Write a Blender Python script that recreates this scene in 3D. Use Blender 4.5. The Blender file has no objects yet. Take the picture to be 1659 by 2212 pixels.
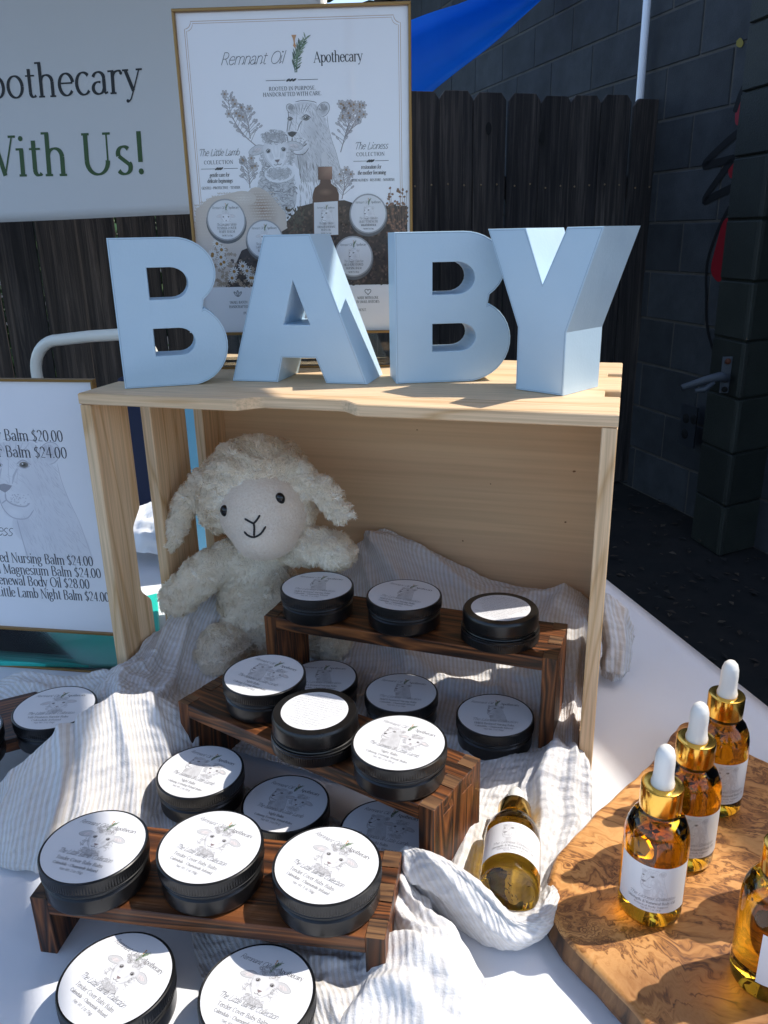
import bpy, bmesh, math, random
import numpy as np
from mathutils import Vector, Matrix, noise as mnoise
R = math.radians
S = bpy.context.scene

# ------------------------------------------------------------------ camera, sky, sun, exposure
cd = bpy.data.cameras.new('camera'); cam = bpy.data.objects.new('camera', cd); S.collection.objects.link(cam)
cam.location = (0.4587, -0.5973, 0.4522)
cam.rotation_mode = 'XYZ'; cam.rotation_euler = (1.2377, 0.0192, 0.2840)
cd.sensor_fit = 'VERTICAL'; cd.sensor_height = 24.0; cd.lens = 24.0 * 1729.2335 / 2212.0
cd.clip_start = 0.02; cd.clip_end = 400
S.camera = cam
W = bpy.data.worlds.new('World'); S.world = W; W.use_nodes = True
wn = W.node_tree.nodes; wl = W.node_tree.links
for n in list(wn): wn.remove(n)
sky = wn.new('ShaderNodeTexSky'); sky.sky_type = 'NISHITA'; sky.sun_disc = False
sky.sun_elevation = R(54); sky.sun_rotation = R(60); sky.air_density = 1.0; sky.dust_density = 1.8; sky.ozone_density = 2.2
bgn = wn.new('ShaderNodeBackground'); bgn.inputs['Strength'].default_value = 0.15
wo = wn.new('ShaderNodeOutputWorld'); wl.new(sky.outputs[0], bgn.inputs[0]); wl.new(bgn.outputs[0], wo.inputs[0])
sd = bpy.data.lights.new('sun', 'SUN'); sd.energy = 2.4; sd.angle = R(0.53); sd.color = (1.0, 0.945, 0.86)
sun = bpy.data.objects.new('sun', sd); S.collection.objects.link(sun)
sdir = Vector((math.cos(R(54)) * math.cos(R(30)), math.cos(R(54)) * math.sin(R(30)), math.sin(R(54))))
sun.rotation_mode = 'QUATERNION'; sun.rotation_quaternion = sdir.to_track_quat('Z', 'Y'); sun.location = (3, 2, 5)
S.view_settings.view_transform = 'Standard'; S.view_settings.look = 'None'
S.view_settings.exposure = 1.15; S.view_settings.gamma = 1.0; S.view_settings.use_curve_mapping = False
try:
    S.cycles.max_bounces = 12; S.cycles.diffuse_bounces = 8; S.cycles.transmission_bounces = 8; S.cycles.transparent_max_bounces = 12
except Exception: pass

# ------------------------------------------------------------------ object helpers
C = S.collection
def link(o, parent=None):
    C.objects.link(o)
    if parent is not None: o.parent = parent
    return o
def mk(name, V, F, mats, parent=None, smooth=False, mi=None, uv=None, loc=None, rot=None):
    me = bpy.data.meshes.new(name)
    me.from_pydata([tuple(v) for v in V], [], [tuple(f) for f in F])
    if not isinstance(mats, (list, tuple)): mats = [mats]
    for m in mats: me.materials.append(m)
    if mi is not None: me.polygons.foreach_set('material_index', mi)
    if smooth: me.polygons.foreach_set('use_smooth', [True] * len(me.polygons))
    if uv is not None:
        l = me.uv_layers.new(name='UVMap'); idx = np.zeros(len(me.loops), dtype=np.int32)
        me.loops.foreach_get('vertex_index', idx); l.data.foreach_set('uv', np.asarray(uv, dtype=np.float32)[idx].ravel())
    me.update()
    o = bpy.data.objects.new(name, me); link(o, parent)
    if loc: o.location = loc
    if rot: o.rotation_euler = rot
    return o
def from_bm(name, bm, mats, parent=None, smooth=False, loc=None, rot=None, auto=None):
    me = bpy.data.meshes.new(name); bm.to_mesh(me); bm.free()
    if not isinstance(mats, (list, tuple)): mats = [mats]
    for m in mats: me.materials.append(m)
    if smooth or auto: me.polygons.foreach_set('use_smooth', [True] * len(me.polygons))
    o = bpy.data.objects.new(name, me); link(o, parent)
    if auto:
        try: me.set_sharp_from_angle(angle=R(auto))
        except Exception: pass
    if loc: o.location = loc
    if rot: o.rotation_euler = rot
    return o
def tag(o, label=None, cat=None, group=None, kind=None):
    if label: o['label'] = label
    if cat: o['category'] = cat
    if group: o['group'] = group
    if kind: o['kind'] = kind
    return o
def thing(name, label, cat, loc=(0, 0, 0), rz=0.0, group=None):
    o = bpy.data.objects.new(name, None); C.objects.link(o); o.empty_display_size = 0.02
    o.location = loc; o.rotation_euler = (0, 0, rz); return tag(o, label, cat, group)
def copy_tree(o, parent=None):
    c = o.copy(); C.objects.link(c); c.parent = parent
    for ch in list(o.children): copy_tree(ch, c)
    return c
def copy_thing(o, loc, rz, label, rot=None):
    c = copy_tree(o); c.location = loc; c.rotation_euler = rot if rot else (0, 0, rz); c['label'] = label; return c
def bbox(bm, x0, x1, y0, y1, z0, z1, bev=0.0, seg=1):
    r = bmesh.ops.create_cube(bm, size=1.0)
    for v in r['verts']:
        v.co = Vector(((x0 + x1) / 2 + v.co.x * (x1 - x0), (y0 + y1) / 2 + v.co.y * (y1 - y0), (z0 + z1) / 2 + v.co.z * (z1 - z0)))
    if bev > 0:
        es = {e for v in r['verts'] for e in v.link_edges}
        bmesh.ops.bevel(bm, geom=list(es), offset=bev, segments=seg, affect='EDGES', profile=0.6)
    return r
def box(name, x0, x1, y0, y1, z0, z1, mat, parent=None, bev=0.0008, seg=1, **k):
    bm = bmesh.new(); bbox(bm, x0, x1, y0, y1, z0, z1, bev, seg); return from_bm(name, bm, mat, parent, **k)
def prism(name, pts, z0, z1, mat, parent=None, bev=0.0, holes=(), plane='XY', auto=None, mi_side=None, seg=1):
    """extrude outline pts (with holes) ; plane XY -> z up, XZ -> along y"""
    bm = bmesh.new(); loops = [pts] + list(holes); edges = []
    for lp in loops:
        vs = [bm.verts.new((x, y, z0) if plane == 'XY' else (x, z0, y)) for x, y in lp]
        edges += [bm.edges.new((vs[i], vs[(i + 1) % len(vs)])) for i in range(len(vs))]
    r = bmesh.ops.triangle_fill(bm, use_beauty=True, use_dissolve=True, edges=edges)
    fs = [g for g in bm.faces]
    d = (0, 0, z1 - z0) if plane == 'XY' else (0, z1 - z0, 0)
    e = bmesh.ops.extrude_face_region(bm, geom=fs)
    bmesh.ops.translate(bm, verts=[v for v in e['geom'] if isinstance(v, bmesh.types.BMVert)], vec=d)
    bmesh.ops.recalc_face_normals(bm, faces=bm.faces)
    if bev > 0:
        ee = [x for x in bm.edges if len(x.link_faces) == 2 and x.calc_face_angle(0) > R(50) and any(abs((f.normal.z if plane == 'XY' else f.normal.y)) > .9 for f in x.link_faces)]
        bmesh.ops.bevel(bm, geom=ee, offset=bev, segments=seg, affect='EDGES', profile=0.6)
    return from_bm(name, bm, mat, parent, auto=auto)
def lathe(name, prof, n, mat, parent=None, smooth=True, knurl=None, sharp=None, mi=None, z_flip=False):
    V, F, M = [], [], []
    for r, z in prof:
        for k in range(n):
            a = 2 * math.pi * k / n; rr = r
            if knurl and knurl[0] <= z <= knurl[1] and r > knurl[2] and k % 2: rr = r - knurl[3]
            V.append((rr * math.cos(a), rr * math.sin(a), z))
    for i in range(len(prof) - 1):
        for k in range(n):
            F.append((i * n + k, i * n + (k + 1) % n, (i + 1) * n + (k + 1) % n, (i + 1) * n + k)); M.append(mi[i] if mi else 0)
    F.append(tuple(range(n))[::-1]); M.append(mi[0] if mi else 0)
    F.append(tuple((len(prof) - 1) * n + k for k in range(n))); M.append(mi[-1] if mi else 0)
    o = mk(name, V, F, mat, parent, smooth, mi=M)
    try: o.data.set_sharp_from_angle(angle=R(sharp or 40))
    except Exception: pass
    return o
def tube(name, pts, r, mat, parent=None, n=10, closed=False):
    V, F = [], []; P = [Vector(p) for p in pts]; N = len(P)
    rs = r if isinstance(r, (list, tuple)) else [r] * N
    up = None
    for i, q in enumerate(P):
        t = (P[min(i + 1, N - 1)] - P[max(i - 1, 0)]).normalized()
        if up is None: up = t.orthogonal().normalized()
        s = (up - t * up.dot(t)).normalized(); up = s; b = t.cross(s)
        for k in range(n):
            a = 2 * math.pi * k / n; V.append(q + (s * math.cos(a) + b * math.sin(a)) * rs[i])
    for i in range(N - 1):
        for k in range(n): F.append((i * n + k, i * n + (k + 1) % n, (i + 1) * n + (k + 1) % n, (i + 1) * n + k))
    F.append(tuple(range(n))[::-1]); F.append(tuple((N - 1) * n + k for k in range(n)))
    return mk(name, V, F, mat, parent, True)
def catmull(P, n):
    """resample polyline P (list of tuples) to n points with a Catmull-Rom spline"""
    P = np.asarray(P, float); m = len(P)
    if m == 2: return P[0] + (P[1] - P[0]) * np.linspace(0, 1, n)[:, None]
    Q = np.vstack([2 * P[0] - P[1], P, 2 * P[-1] - P[-2]]); t = np.linspace(0, m - 1 - 1e-9, n); i = t.astype(int); f = (t - i)[:, None]
    a, b, c, d = Q[i], Q[i + 1], Q[i + 2], Q[i + 3]
    return 0.5 * ((2 * b) + (-a + c) * f + (2 * a - 5 * b + 4 * c - d) * f ** 2 + (-a + 3 * b - 3 * c + d) * f ** 3)
_rs = np.random.RandomState(7); _tab = _rs.rand(256, 256)
def vnoise(x, y):
    xi = np.floor(x).astype(int); yi = np.floor(y).astype(int); fx = x - xi; fy = y - yi
    fx = fx * fx * (3 - 2 * fx); fy = fy * fy * (3 - 2 * fy); g = lambda a, b: _tab[a & 255, b & 255]
    return (g(xi, yi) * (1 - fx) + g(xi + 1, yi) * fx) * (1 - fy) + (g(xi, yi + 1) * (1 - fx) + g(xi + 1, yi + 1) * fx) * fy - 0.5
def fbm(x, y, o=4):
    s = 0; a = 1.0
    for k in range(o): s = s + a * vnoise(x * 2 ** k + 17 * k, y * 2 ** k + 5 * k); a *= 0.5
    return s

# ------------------------------------------------------------------ materials
def mat(name):
    m = bpy.data.materials.new(name); m.use_nodes = True; nt = m.node_tree
    return m, nt, nt.nodes['Principled BSDF']
def setp(b, **k):
    for n, v in k.items():
        n = n.replace('_', ' ')
        if n in b.inputs: b.inputs[n].default_value = v
def nd(nt, typ, **k):
    n = nt.nodes.new(typ)
    for a, v in k.items():
        if hasattr(n, a): setattr(n, a, v)
        else: n.inputs[a.replace('_', ' ')].default_value = v
    return n
def ramp(nt, fac, stops, interp='LINEAR'):
    r = nt.nodes.new('ShaderNodeValToRGB'); r.color_ramp.interpolation = interp
    while len(r.color_ramp.elements) < len(stops): r.color_ramp.elements.new(0.5)
    for e, (p, c) in zip(r.color_ramp.elements, stops): e.position = p; e.color = (*c, 1) if len(c) == 3 else c
    nt.links.new(fac, r.inputs[0]); return r.outputs[0]
def mixc(nt, fac, a, b, mode='MIX'):
    n = nt.nodes.new('ShaderNodeMix'); n.data_type = 'RGBA'; n.blend_type = mode
    if isinstance(fac, (int, float)): n.inputs[0].default_value = fac
    else: nt.links.new(fac, n.inputs[0])
    for i, v in ((6, a), (7, b)):
        if isinstance(v, tuple): n.inputs[i].default_value = (*v, 1)
        else: nt.links.new(v, n.inputs[i])
    return n.outputs[2]
def bump(nt, b, h, strength=0.3, dist=0.001):
    n = nt.nodes.new('ShaderNodeBump'); n.inputs['Strength'].default_value = strength; n.inputs['Distance'].default_value = dist
    nt.links.new(h, n.inputs['Height']); nt.links.new(n.outputs[0], b.inputs['Normal']); return n
def coords(nt, kind='Object', scale=(1, 1, 1), rnd=True, rot=(0, 0, 0)):
    tc = nt.nodes.new('ShaderNodeTexCoord'); mp = nt.nodes.new('ShaderNodeMapping'); mp.inputs['Scale'].default_value = scale
    mp.inputs['Rotation'].default_value = rot
    nt.links.new(tc.outputs[kind], mp.inputs['Vector'])
    if rnd:
        oi = nt.nodes.new('ShaderNodeObjectInfo'); vm = nt.nodes.new('ShaderNodeVectorMath'); vm.operation = 'MULTIPLY_ADD'
        nt.links.new(oi.outputs['Random'], vm.inputs[0]); vm.inputs[1].default_value = (37, 19, 53); nt.links.new(mp.outputs[0], vm.inputs[2]); return vm.outputs[0]
    return mp.outputs[0]
def simple(name, col, rough=0.6, **k):
    m, nt, b = mat(name); b.inputs['Base Color'].default_value = (*col, 1); b.inputs['Roughness'].default_value = rough; setp(b, **k); return m
def wood(name, axis, c_light, c_mid, c_dark, scale=1.0, bands=9.0, rough=0.55, contrast=1.0, bstr=0.15, fine=1.0, knots=False, dist=4.0, dark_w=1.0, fstr=.72):
    """long grain along axis"""
    m, nt, b = mat(name)
    sc = [22 * scale] * 3; sc[axis] = 1.6 * scale
    v = coords(nt, scale=tuple(sc))
    n1 = nd(nt, 'ShaderNodeTexNoise', Scale=1.0, Detail=3.0, Roughness=0.55, Distortion=0.6); nt.links.new(v, n1.inputs['Vector'])
    w = nd(nt, 'ShaderNodeMath', operation='MULTIPLY'); w.inputs[1].default_value = bands; nt.links.new(n1.outputs['Fac'], w.inputs[0])
    fr = nd(nt, 'ShaderNodeMath', operation='PINGPONG'); fr.inputs[1].default_value = 0.5; nt.links.new(w.outputs[0], fr.inputs[0])
    c1 = ramp(nt, fr.outputs[0], [(0.0, c_dark), (0.16 * contrast * dark_w, c_mid), (0.5, c_light)])
    s2 = [420 * fine] * 3; s2[axis] = 9 * fine
    v2 = coords(nt, scale=tuple(s2))
    n2 = nd(nt, 'ShaderNodeTexNoise', Scale=1.0, Detail=2.0, Roughness=0.6); nt.links.new(v2, n2.inputs['Vector'])
    c2 = ramp(nt, n2.outputs['Fac'], [(0.3, (fstr, fstr * .98, fstr * .96)), (0.62, (1, 1, 1))])
    c = mixc(nt, 1.0, c1, c2, 'MULTIPLY')
    nt.links.new(c, b.inputs['Base Color']); b.inputs['Roughness'].default_value = rough
    bump(nt, b, n2.outputs['Fac'], bstr, 0.0006); return m
PINE = [wood('pine_wood_%s' % 'xyz'[a], a, (0.82, 0.595, 0.37), (0.77, 0.535, 0.315), (0.62, 0.385, 0.185), scale=0.75, bands=7, rough=0.6, dark_w=.6) for a in range(3)]
PLY = wood('plywood', 0, (0.78, 0.54, 0.325), (0.76, 0.52, 0.305), (0.73, 0.485, 0.28), scale=0.16, bands=4, rough=0.65, fine=0.4, fstr=.88)
END = simple('pine_end_grain', (0.62, 0.40, 0.20), 0.7)
BURNT = [wood('charred_pine_%s' % 'xyz'[a], a, (0.25, 0.085, 0.024), (0.12, 0.038, 0.011), (0.010, 0.005, 0.003), scale=1.15, bands=15, rough=0.45, contrast=1.9, bstr=0.6) for a in range(3)]
BURNTEND = wood('charred_end_grain', 1, (0.20, 0.10, 0.04), (0.12, 0.052, 0.019), (0.025, 0.011, 0.005), scale=3.0, bands=6, rough=0.6)
BLACKM = simple('matte_black_tin', (0.0055, 0.0055, 0.006), 0.30)
_nt = BLACKM.node_tree; _v = coords(_nt); _n = nd(_nt, 'ShaderNodeTexNoise', Scale=90.0, Detail=5.0, Roughness=0.7); _nt.links.new(_v, _n.inputs['Vector']); _mr = nd(_nt, 'ShaderNodeMapRange'); _nt.links.new(_n.outputs['Fac'], _mr.inputs[0]); _mr.inputs[3].default_value = .2; _mr.inputs[4].default_value = .42; _nt.links.new(_mr.outputs[0], _nt.nodes['Principled BSDF'].inputs['Roughness'])
SKYBLUE = None
def letter_mat():
    m, nt, b = mat('pale_blue_card'); v = coords(nt, scale=(1, 1, 1))
    n = nd(nt, 'ShaderNodeTexNoise', Scale=9.0, Detail=4.0, Roughness=0.6); nt.links.new(v, n.inputs['Vector'])
    c = ramp(nt, n.outputs['Fac'], [(0.3, (0.46, 0.62, 0.755)), (0.7, (0.51, 0.665, 0.79))]); nt.links.new(c, b.inputs['Base Color']); b.inputs['Roughness'].default_value = 0.42
    n2 = nd(nt, 'ShaderNodeTexNoise', Scale=420.0, Detail=2.0); nt.links.new(v, n2.inputs['Vector']); n3 = nd(nt, 'ShaderNodeTexNoise', Scale=22.0, Detail=2.0); nt.links.new(v, n3.inputs['Vector']); ad = nd(nt, 'ShaderNodeMath', operation='MULTIPLY_ADD'); nt.links.new(n3.outputs['Fac'], ad.inputs[0]); ad.inputs[1].default_value = 9.0; nt.links.new(n2.outputs['Fac'], ad.inputs[2]); bump(nt, b, ad.outputs[0], 0.22, 0.0005); return m
LETTER = letter_mat()
def cloth_mat():
    m, nt, b = mat('white_tablecloth_weave'); v = coords(nt, scale=(1, 1, 1), rnd=False)
    n = nd(nt, 'ShaderNodeTexNoise', Scale=5.0, Detail=3.0); nt.links.new(v, n.inputs['Vector'])
    c = ramp(nt, n.outputs['Fac'], [(0.25, (0.74, 0.75, 0.79)), (0.7, (0.80, 0.81, 0.84))]); nt.links.new(c, b.inputs['Base Color']); b.inputs['Roughness'].default_value = 0.9
    w1 = nd(nt, 'ShaderNodeTexWave', Scale=520.0, Distortion=0.6); w1.bands_direction = 'X'; nt.links.new(v, w1.inputs['Vector'])
    w2 = nd(nt, 'ShaderNodeTexWave', Scale=520.0, Distortion=0.6); w2.bands_direction = 'Y'; nt.links.new(v, w2.inputs['Vector'])
    a = nd(nt, 'ShaderNodeMath', operation='ADD'); nt.links.new(w1.outputs['Fac'], a.inputs[0]); nt.links.new(w2.outputs['Fac'], a.inputs[1]); n5 = nd(nt, 'ShaderNodeTexNoise', Scale=11.0, Detail=3.0, Distortion=1.0); nt.links.new(v, n5.inputs['Vector']); a5 = nd(nt, 'ShaderNodeMath', operation='MULTIPLY_ADD'); nt.links.new(n5.outputs['Fac'], a5.inputs[0]); a5.inputs[1].default_value = 22.0; nt.links.new(a.outputs[0], a5.inputs[2]); bump(nt, b, a5.outputs[0], 0.3, 0.00035); return m
TABLECLOTH = cloth_mat()
def muslin_mat(name='striped_muslin', beige=(0.755, 0.715, 0.675)):
    m, nt, b = mat(name); tc = nt.nodes.new('ShaderNodeTexCoord')
    dn = nd(nt, 'ShaderNodeTexNoise', Scale=55.0, Detail=3.0); nt.links.new(tc.outputs['UV'], dn.inputs['Vector'])
    sub = nd(nt, 'ShaderNodeVectorMath', operation='MULTIPLY_ADD'); nt.links.new(dn.outputs['Color'], sub.inputs[0]); sub.inputs[1].default_value = (0.0022, 0.0022, 0); nt.links.new(tc.outputs['UV'], sub.inputs[2])
    w = nd(nt, 'ShaderNodeTexWave', Scale=80.0, Distortion=0.0); w.bands_direction = 'X'; w.wave_profile = 'SIN'; nt.links.new(sub.outputs[0], w.inputs['Vector'])
    c = ramp(nt, w.outputs['Fac'], [(0.42, beige), (0.56, (0.85, 0.84, 0.85))])
    w2 = nd(nt, 'ShaderNodeTexWave', Scale=42.0, Distortion=1.5, Detail=2.0); w2.bands_direction = 'Y'; w2.inputs['Detail Scale'].default_value = 3.0; nt.links.new(sub.outputs[0], w2.inputs['Vector'])
    c2 = ramp(nt, w2.outputs['Fac'], [(0.05, (0.91, 0.905, 0.905)), (0.4, (1, 1, 1))])
    cc = mixc(nt, 0.45, c, c2, 'MULTIPLY')
    nt.links.new(cc, b.inputs['Base Color']); setp(b, Roughness=0.95, Sheen_Weight=0.2)
    nb = nd(nt, 'ShaderNodeTexNoise', Scale=620.0, Detail=3.0, Roughness=0.7); nt.links.new(tc.outputs['UV'], nb.inputs['Vector'])
    a = nd(nt, 'ShaderNodeMath', operation='MULTIPLY_ADD'); nt.links.new(w2.outputs['Fac'], a.inputs[0]); a.inputs[1].default_value = 0.7; nt.links.new(nb.outputs['Fac'], a.inputs[2])
    a2 = nd(nt, 'ShaderNodeMath', operation='MULTIPLY_ADD'); nt.links.new(w.outputs['Fac'], a2.inputs[0]); a2.inputs[1].default_value = 0.5; nt.links.new(a.outputs[0], a2.inputs[2])
    bump(nt, b, a2.outputs[0], 0.75, 0.0012)
    tr = nt.nodes.new('ShaderNodeBsdfTranslucent'); nt.links.new(cc, tr.inputs[0]); mx = nt.nodes.new('ShaderNodeMixShader'); mx.inputs[0].default_value = 0.22
    out = [n for n in nt.nodes if n.type == 'OUTPUT_MATERIAL'][0]
    nt.links.new(b.outputs[0], mx.inputs[1]); nt.links.new(tr.outputs[0], mx.inputs[2]); nt.links.new(mx.outputs[0], out.inputs[0]); return m
MUSLIN = muslin_mat(); MUSLINW = muslin_mat('pale_muslin', (0.79, 0.77, 0.755))
def print_mat(name, rough=0.5, coat=0.0, spec=0.4):
    m, nt, b = mat(name); a = nt.nodes.new('ShaderNodeAttribute'); a.attribute_name = 'Col'; nt.links.new(a.outputs['Color'], b.inputs['Base Color'])
    setp(b, Roughness=rough, Coat_Weight=coat * .6, Coat_Roughness=0.03); b.inputs['Specular IOR Level'].default_value = spec; return m
PRINT = print_mat('printed_label', 0.42, 0.0)
PRINTG = print_mat('print_behind_acrylic', 0.5, 1.0)
PRINTV = print_mat('printed_vinyl', 0.55, 0.0)
GOLD = simple('gold_plated_collar', (0.83, 0.50, 0.10), 0.17, Metallic=1.0)
GOLDF = simple('gold_frame_edge', (0.30, 0.17, 0.055), 0.35, Metallic=0.5)
RUBBER = simple('white_rubber', (0.78, 0.76, 0.72), 0.3)
AMBER = simple('amber_oil_glass', (0.86, 0.50, 0.035), 0.015, IOR=1.46, Transmission_Weight=1.0)
HERB = simple('dried_herbs', (0.10, 0.055, 0.008), 0.8)
def acrylic_mat():
    m, nt, b = mat('clear_acrylic'); setp(b, Roughness=0.03, Transmission_Weight=1.0, IOR=1.12); b.inputs['Base Color'].default_value = (0.93, 0.96, 0.97, 1)
    tr = nt.nodes.new('ShaderNodeBsdfTransparent'); gl = nt.nodes.new('ShaderNodeBsdfGlossy'); gl.inputs['Roughness'].default_value = 0.04
    tr.inputs[0].default_value = (0.9, 0.93, 0.94, 1)
    fz = nt.nodes.new('ShaderNodeFresnel'); fz.inputs[0].default_value = 1.5; mx = nt.nodes.new('ShaderNodeMixShader')
    nt.links.new(fz.outputs[0], mx.inputs[0]); nt.links.new(tr.outputs[0], mx.inputs[1]); nt.links.new(gl.outputs[0], mx.inputs[2])
    out = [n for n in nt.nodes if n.type == 'OUTPUT_MATERIAL'][0]; nt.links.new(mx.outputs[0], out.inputs[0]); nt.nodes.remove(b); return m
ACRYLIC = acrylic_mat()
def block_mat(name, c0, c1, rough=0.85, fx=1.0):
    m, nt, b = mat(name); v = coords(nt, scale=(1, 1, 1))
    n = nd(nt, 'ShaderNodeTexNoise', Scale=7.0 * fx, Detail=6.0, Roughness=0.65); nt.links.new(v, n.inputs['Vector'])
    oi = nt.nodes.new('ShaderNodeObjectInfo'); mr = nd(nt, 'ShaderNodeMapRange'); nt.links.new(oi.outputs['Random'], mr.inputs[0]); mr.inputs[3].default_value = 0.75; mr.inputs[4].default_value = 1.2
    c = ramp(nt, n.outputs['Fac'], [(0.3, c0), (0.7, c1)])
    mu = nd(nt, 'ShaderNodeVectorMath', operation='SCALE'); nt.links.new(c, mu.inputs[0]); nt.links.new(mr.outputs[0], mu.inputs['Scale'])
    nt.links.new(mu.outputs[0], b.inputs['Base Color']); b.inputs['Roughness'].default_value = rough
    n2 = nd(nt, 'ShaderNodeTexNoise', Scale=160.0, Detail=5.0, Roughness=0.7); nt.links.new(v, n2.inputs['Vector']); bump(nt, b, n2.outputs['Fac'], 0.6, 0.004); return m
CMU = block_mat('painted_concrete_block', (0.026, 0.030, 0.034), (0.052, 0.058, 0.064))
MORTAR = block_mat('mortar', (0.06, 0.057, 0.05), (0.10, 0.092, 0.08))
GREENB = block_mat('dark_green_masonry_paint', (0.013, 0.017, 0.013), (0.024, 0.029, 0.023), 0.6)
def picket_mat():
    m, nt, b = mat('weathered_fence_wood'); v = coords(nt, scale=(42, 42, 1.5))
    n = nd(nt, 'ShaderNodeTexNoise', Scale=1.0, Detail=6.0, Roughness=0.7, Distortion=0.8); nt.links.new(v, n.inputs['Vector'])
    c = ramp(nt, n.outputs['Fac'], [(0.3, (0.009, 0.008, 0.0075)), (0.5, (0.042, 0.036, 0.033)), (0.70, (0.125, 0.105, 0.090))])
    v2 = coords(nt, scale=(6, 6, 1.2)); n3 = nd(nt, 'ShaderNodeTexNoise', Scale=1.0, Detail=2.0); nt.links.new(v2, n3.inputs['Vector'])
    c3 = ramp(nt, n3.outputs['Fac'], [(0.35, (0.45, 0.45, 0.48)), (0.65, (1.1, 1.05, 1.0))])
    nt.links.new(mixc(nt, 1.0, c, c3, 'MULTIPLY'), b.inputs['Base Color']); b.inputs['Roughness'].default_value = 0.85; bump(nt, b, n.outputs['Fac'], 0.8, 0.006); return m
PICKET = picket_mat()
def olive_mat():
    m, nt, b = mat('olive_wood_burl'); v = coords(nt, scale=(1.0, 1.0, 1.0), rnd=False)
    n0 = nd(nt, 'ShaderNodeTexNoise', Scale=13.0, Detail=4.0, Roughness=0.6, Distortion=1.6); nt.links.new(v, n0.inputs['Vector'])
    ma = nd(nt, 'ShaderNodeVectorMath', operation='MULTIPLY_ADD'); nt.links.new(n0.outputs['Color'], ma.inputs[0]); ma.inputs[1].default_value = (0.075, 0.075, 0.04)
    nt.links.new(v, ma.inputs[2])
    mp = nd(nt, 'ShaderNodeMapping'); mp.inputs['Rotation'].default_value = (0, 0, R(38)); mp.inputs['Scale'].default_value = (1, 4.2, 1); nt.links.new(ma.outputs[0], mp.inputs['Vector'])
    n1 = nd(nt, 'ShaderNodeTexNoise', Scale=9.0, Detail=5.0, Roughness=0.58, Distortion=1.4); nt.links.new(mp.outputs[0], n1.inputs['Vector'])
    mm = nd(nt, 'ShaderNodeMath', operation='MULTIPLY'); mm.inputs[1].default_value = 4.5; nt.links.new(n1.outputs['Fac'], mm.inputs[0])
    pp = nd(nt, 'ShaderNodeMath', operation='PINGPONG'); pp.inputs[1].default_value = 0.5; nt.links.new(mm.outputs[0], pp.inputs[0])
    c = ramp(nt, pp.outputs[0], [(0.0, (0.13, 0.05, 0.016)), (0.08, (0.30, 0.13, 0.036)), (0.24, (0.50, 0.24, 0.072)), (0.5, (0.61, 0.33, 0.12))])
    n2 = nd(nt, 'ShaderNodeTexNoise', Scale=6.0, Detail=3.0); nt.links.new(v, n2.inputs['Vector'])
    c2 = ramp(nt, n2.outputs['Fac'], [(0.38, (0.50, 0.42, 0.36)), (0.56, (1.05, 1.0, 0.95))])
    nt.links.new(mixc(nt, 1.0, c, c2, 'MULTIPLY'), b.inputs['Base Color']); b.inputs['Roughness'].default_value = 0.45
    n4 = nd(nt, 'ShaderNodeTexNoise', Scale=300.0, Detail=2.0); nt.links.new(v, n4.inputs['Vector']); bump(nt, b, n4.outputs['Fac'], 0.15, 0.0005); return m
OLIVE = olive_mat()
OLIVEEDGE = wood('olive_bark_edge', 2, (0.20, 0.095, 0.035), (0.14, 0.06, 0.02), (0.03, 0.014, 0.007), scale=1.6, bands=5, rough=0.6, bstr=0.5)
def soil_mat():
    m, nt, b = mat('dark_leaf_soil'); v = coords(nt, rnd=False)
    n = nd(nt, 'ShaderNodeTexNoise', Scale=6.0, Detail=8.0, Roughness=0.7); nt.links.new(v, n.inputs['Vector'])
    nt.links.new(ramp(nt, n.outputs['Fac'], [(0.35, (0.003, 0.003, 0.0025)), (0.6, (0.010, 0.008, 0.006)), (0.8, (0.02, 0.016, 0.011))]), b.inputs['Base Color']); b.inputs['Roughness'].default_value = 1.0
    bump(nt, b, n.outputs['Fac'], 0.3, 0.01); return m
SOIL = soil_mat()
def tarp_mat():
    m, nt, b = mat('blue_tarpaulin'); v = coords(nt, rnd=False)
    n = nd(nt, 'ShaderNodeTexNoise', Scale=3.0, Detail=5.0, Distortion=0.7); nt.links.new(v, n.inputs['Vector'])
    nt.links.new(ramp(nt, n.outputs['Fac'], [(0.3, (0.0, 0.20, 0.68)), (0.7, (0.01, 0.30, 0.86))]), b.inputs['Base Color']); b.inputs['Roughness'].default_value = 0.5
    bump(nt, b, n.outputs['Fac'], 0.5, 0.02)
    tr = nt.nodes.new('ShaderNodeBsdfTranslucent'); tr.inputs[0].default_value = (0.0, 0.34, 0.95, 1); mx = nt.nodes.new('ShaderNodeMixShader'); mx.inputs[0].default_value = 0.6
    out = [n for n in nt.nodes if n.type == 'OUTPUT_MATERIAL'][0]
    nt.links.new(b.outputs[0], mx.inputs[1]); nt.links.new(tr.outputs[0], mx.inputs[2]); nt.links.new(mx.outputs[0], out.inputs[0]); return m
TARP = tarp_mat()
WHITEPAINT = simple('white_powder_coat', (0.74, 0.73, 0.66), 0.28)

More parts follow.
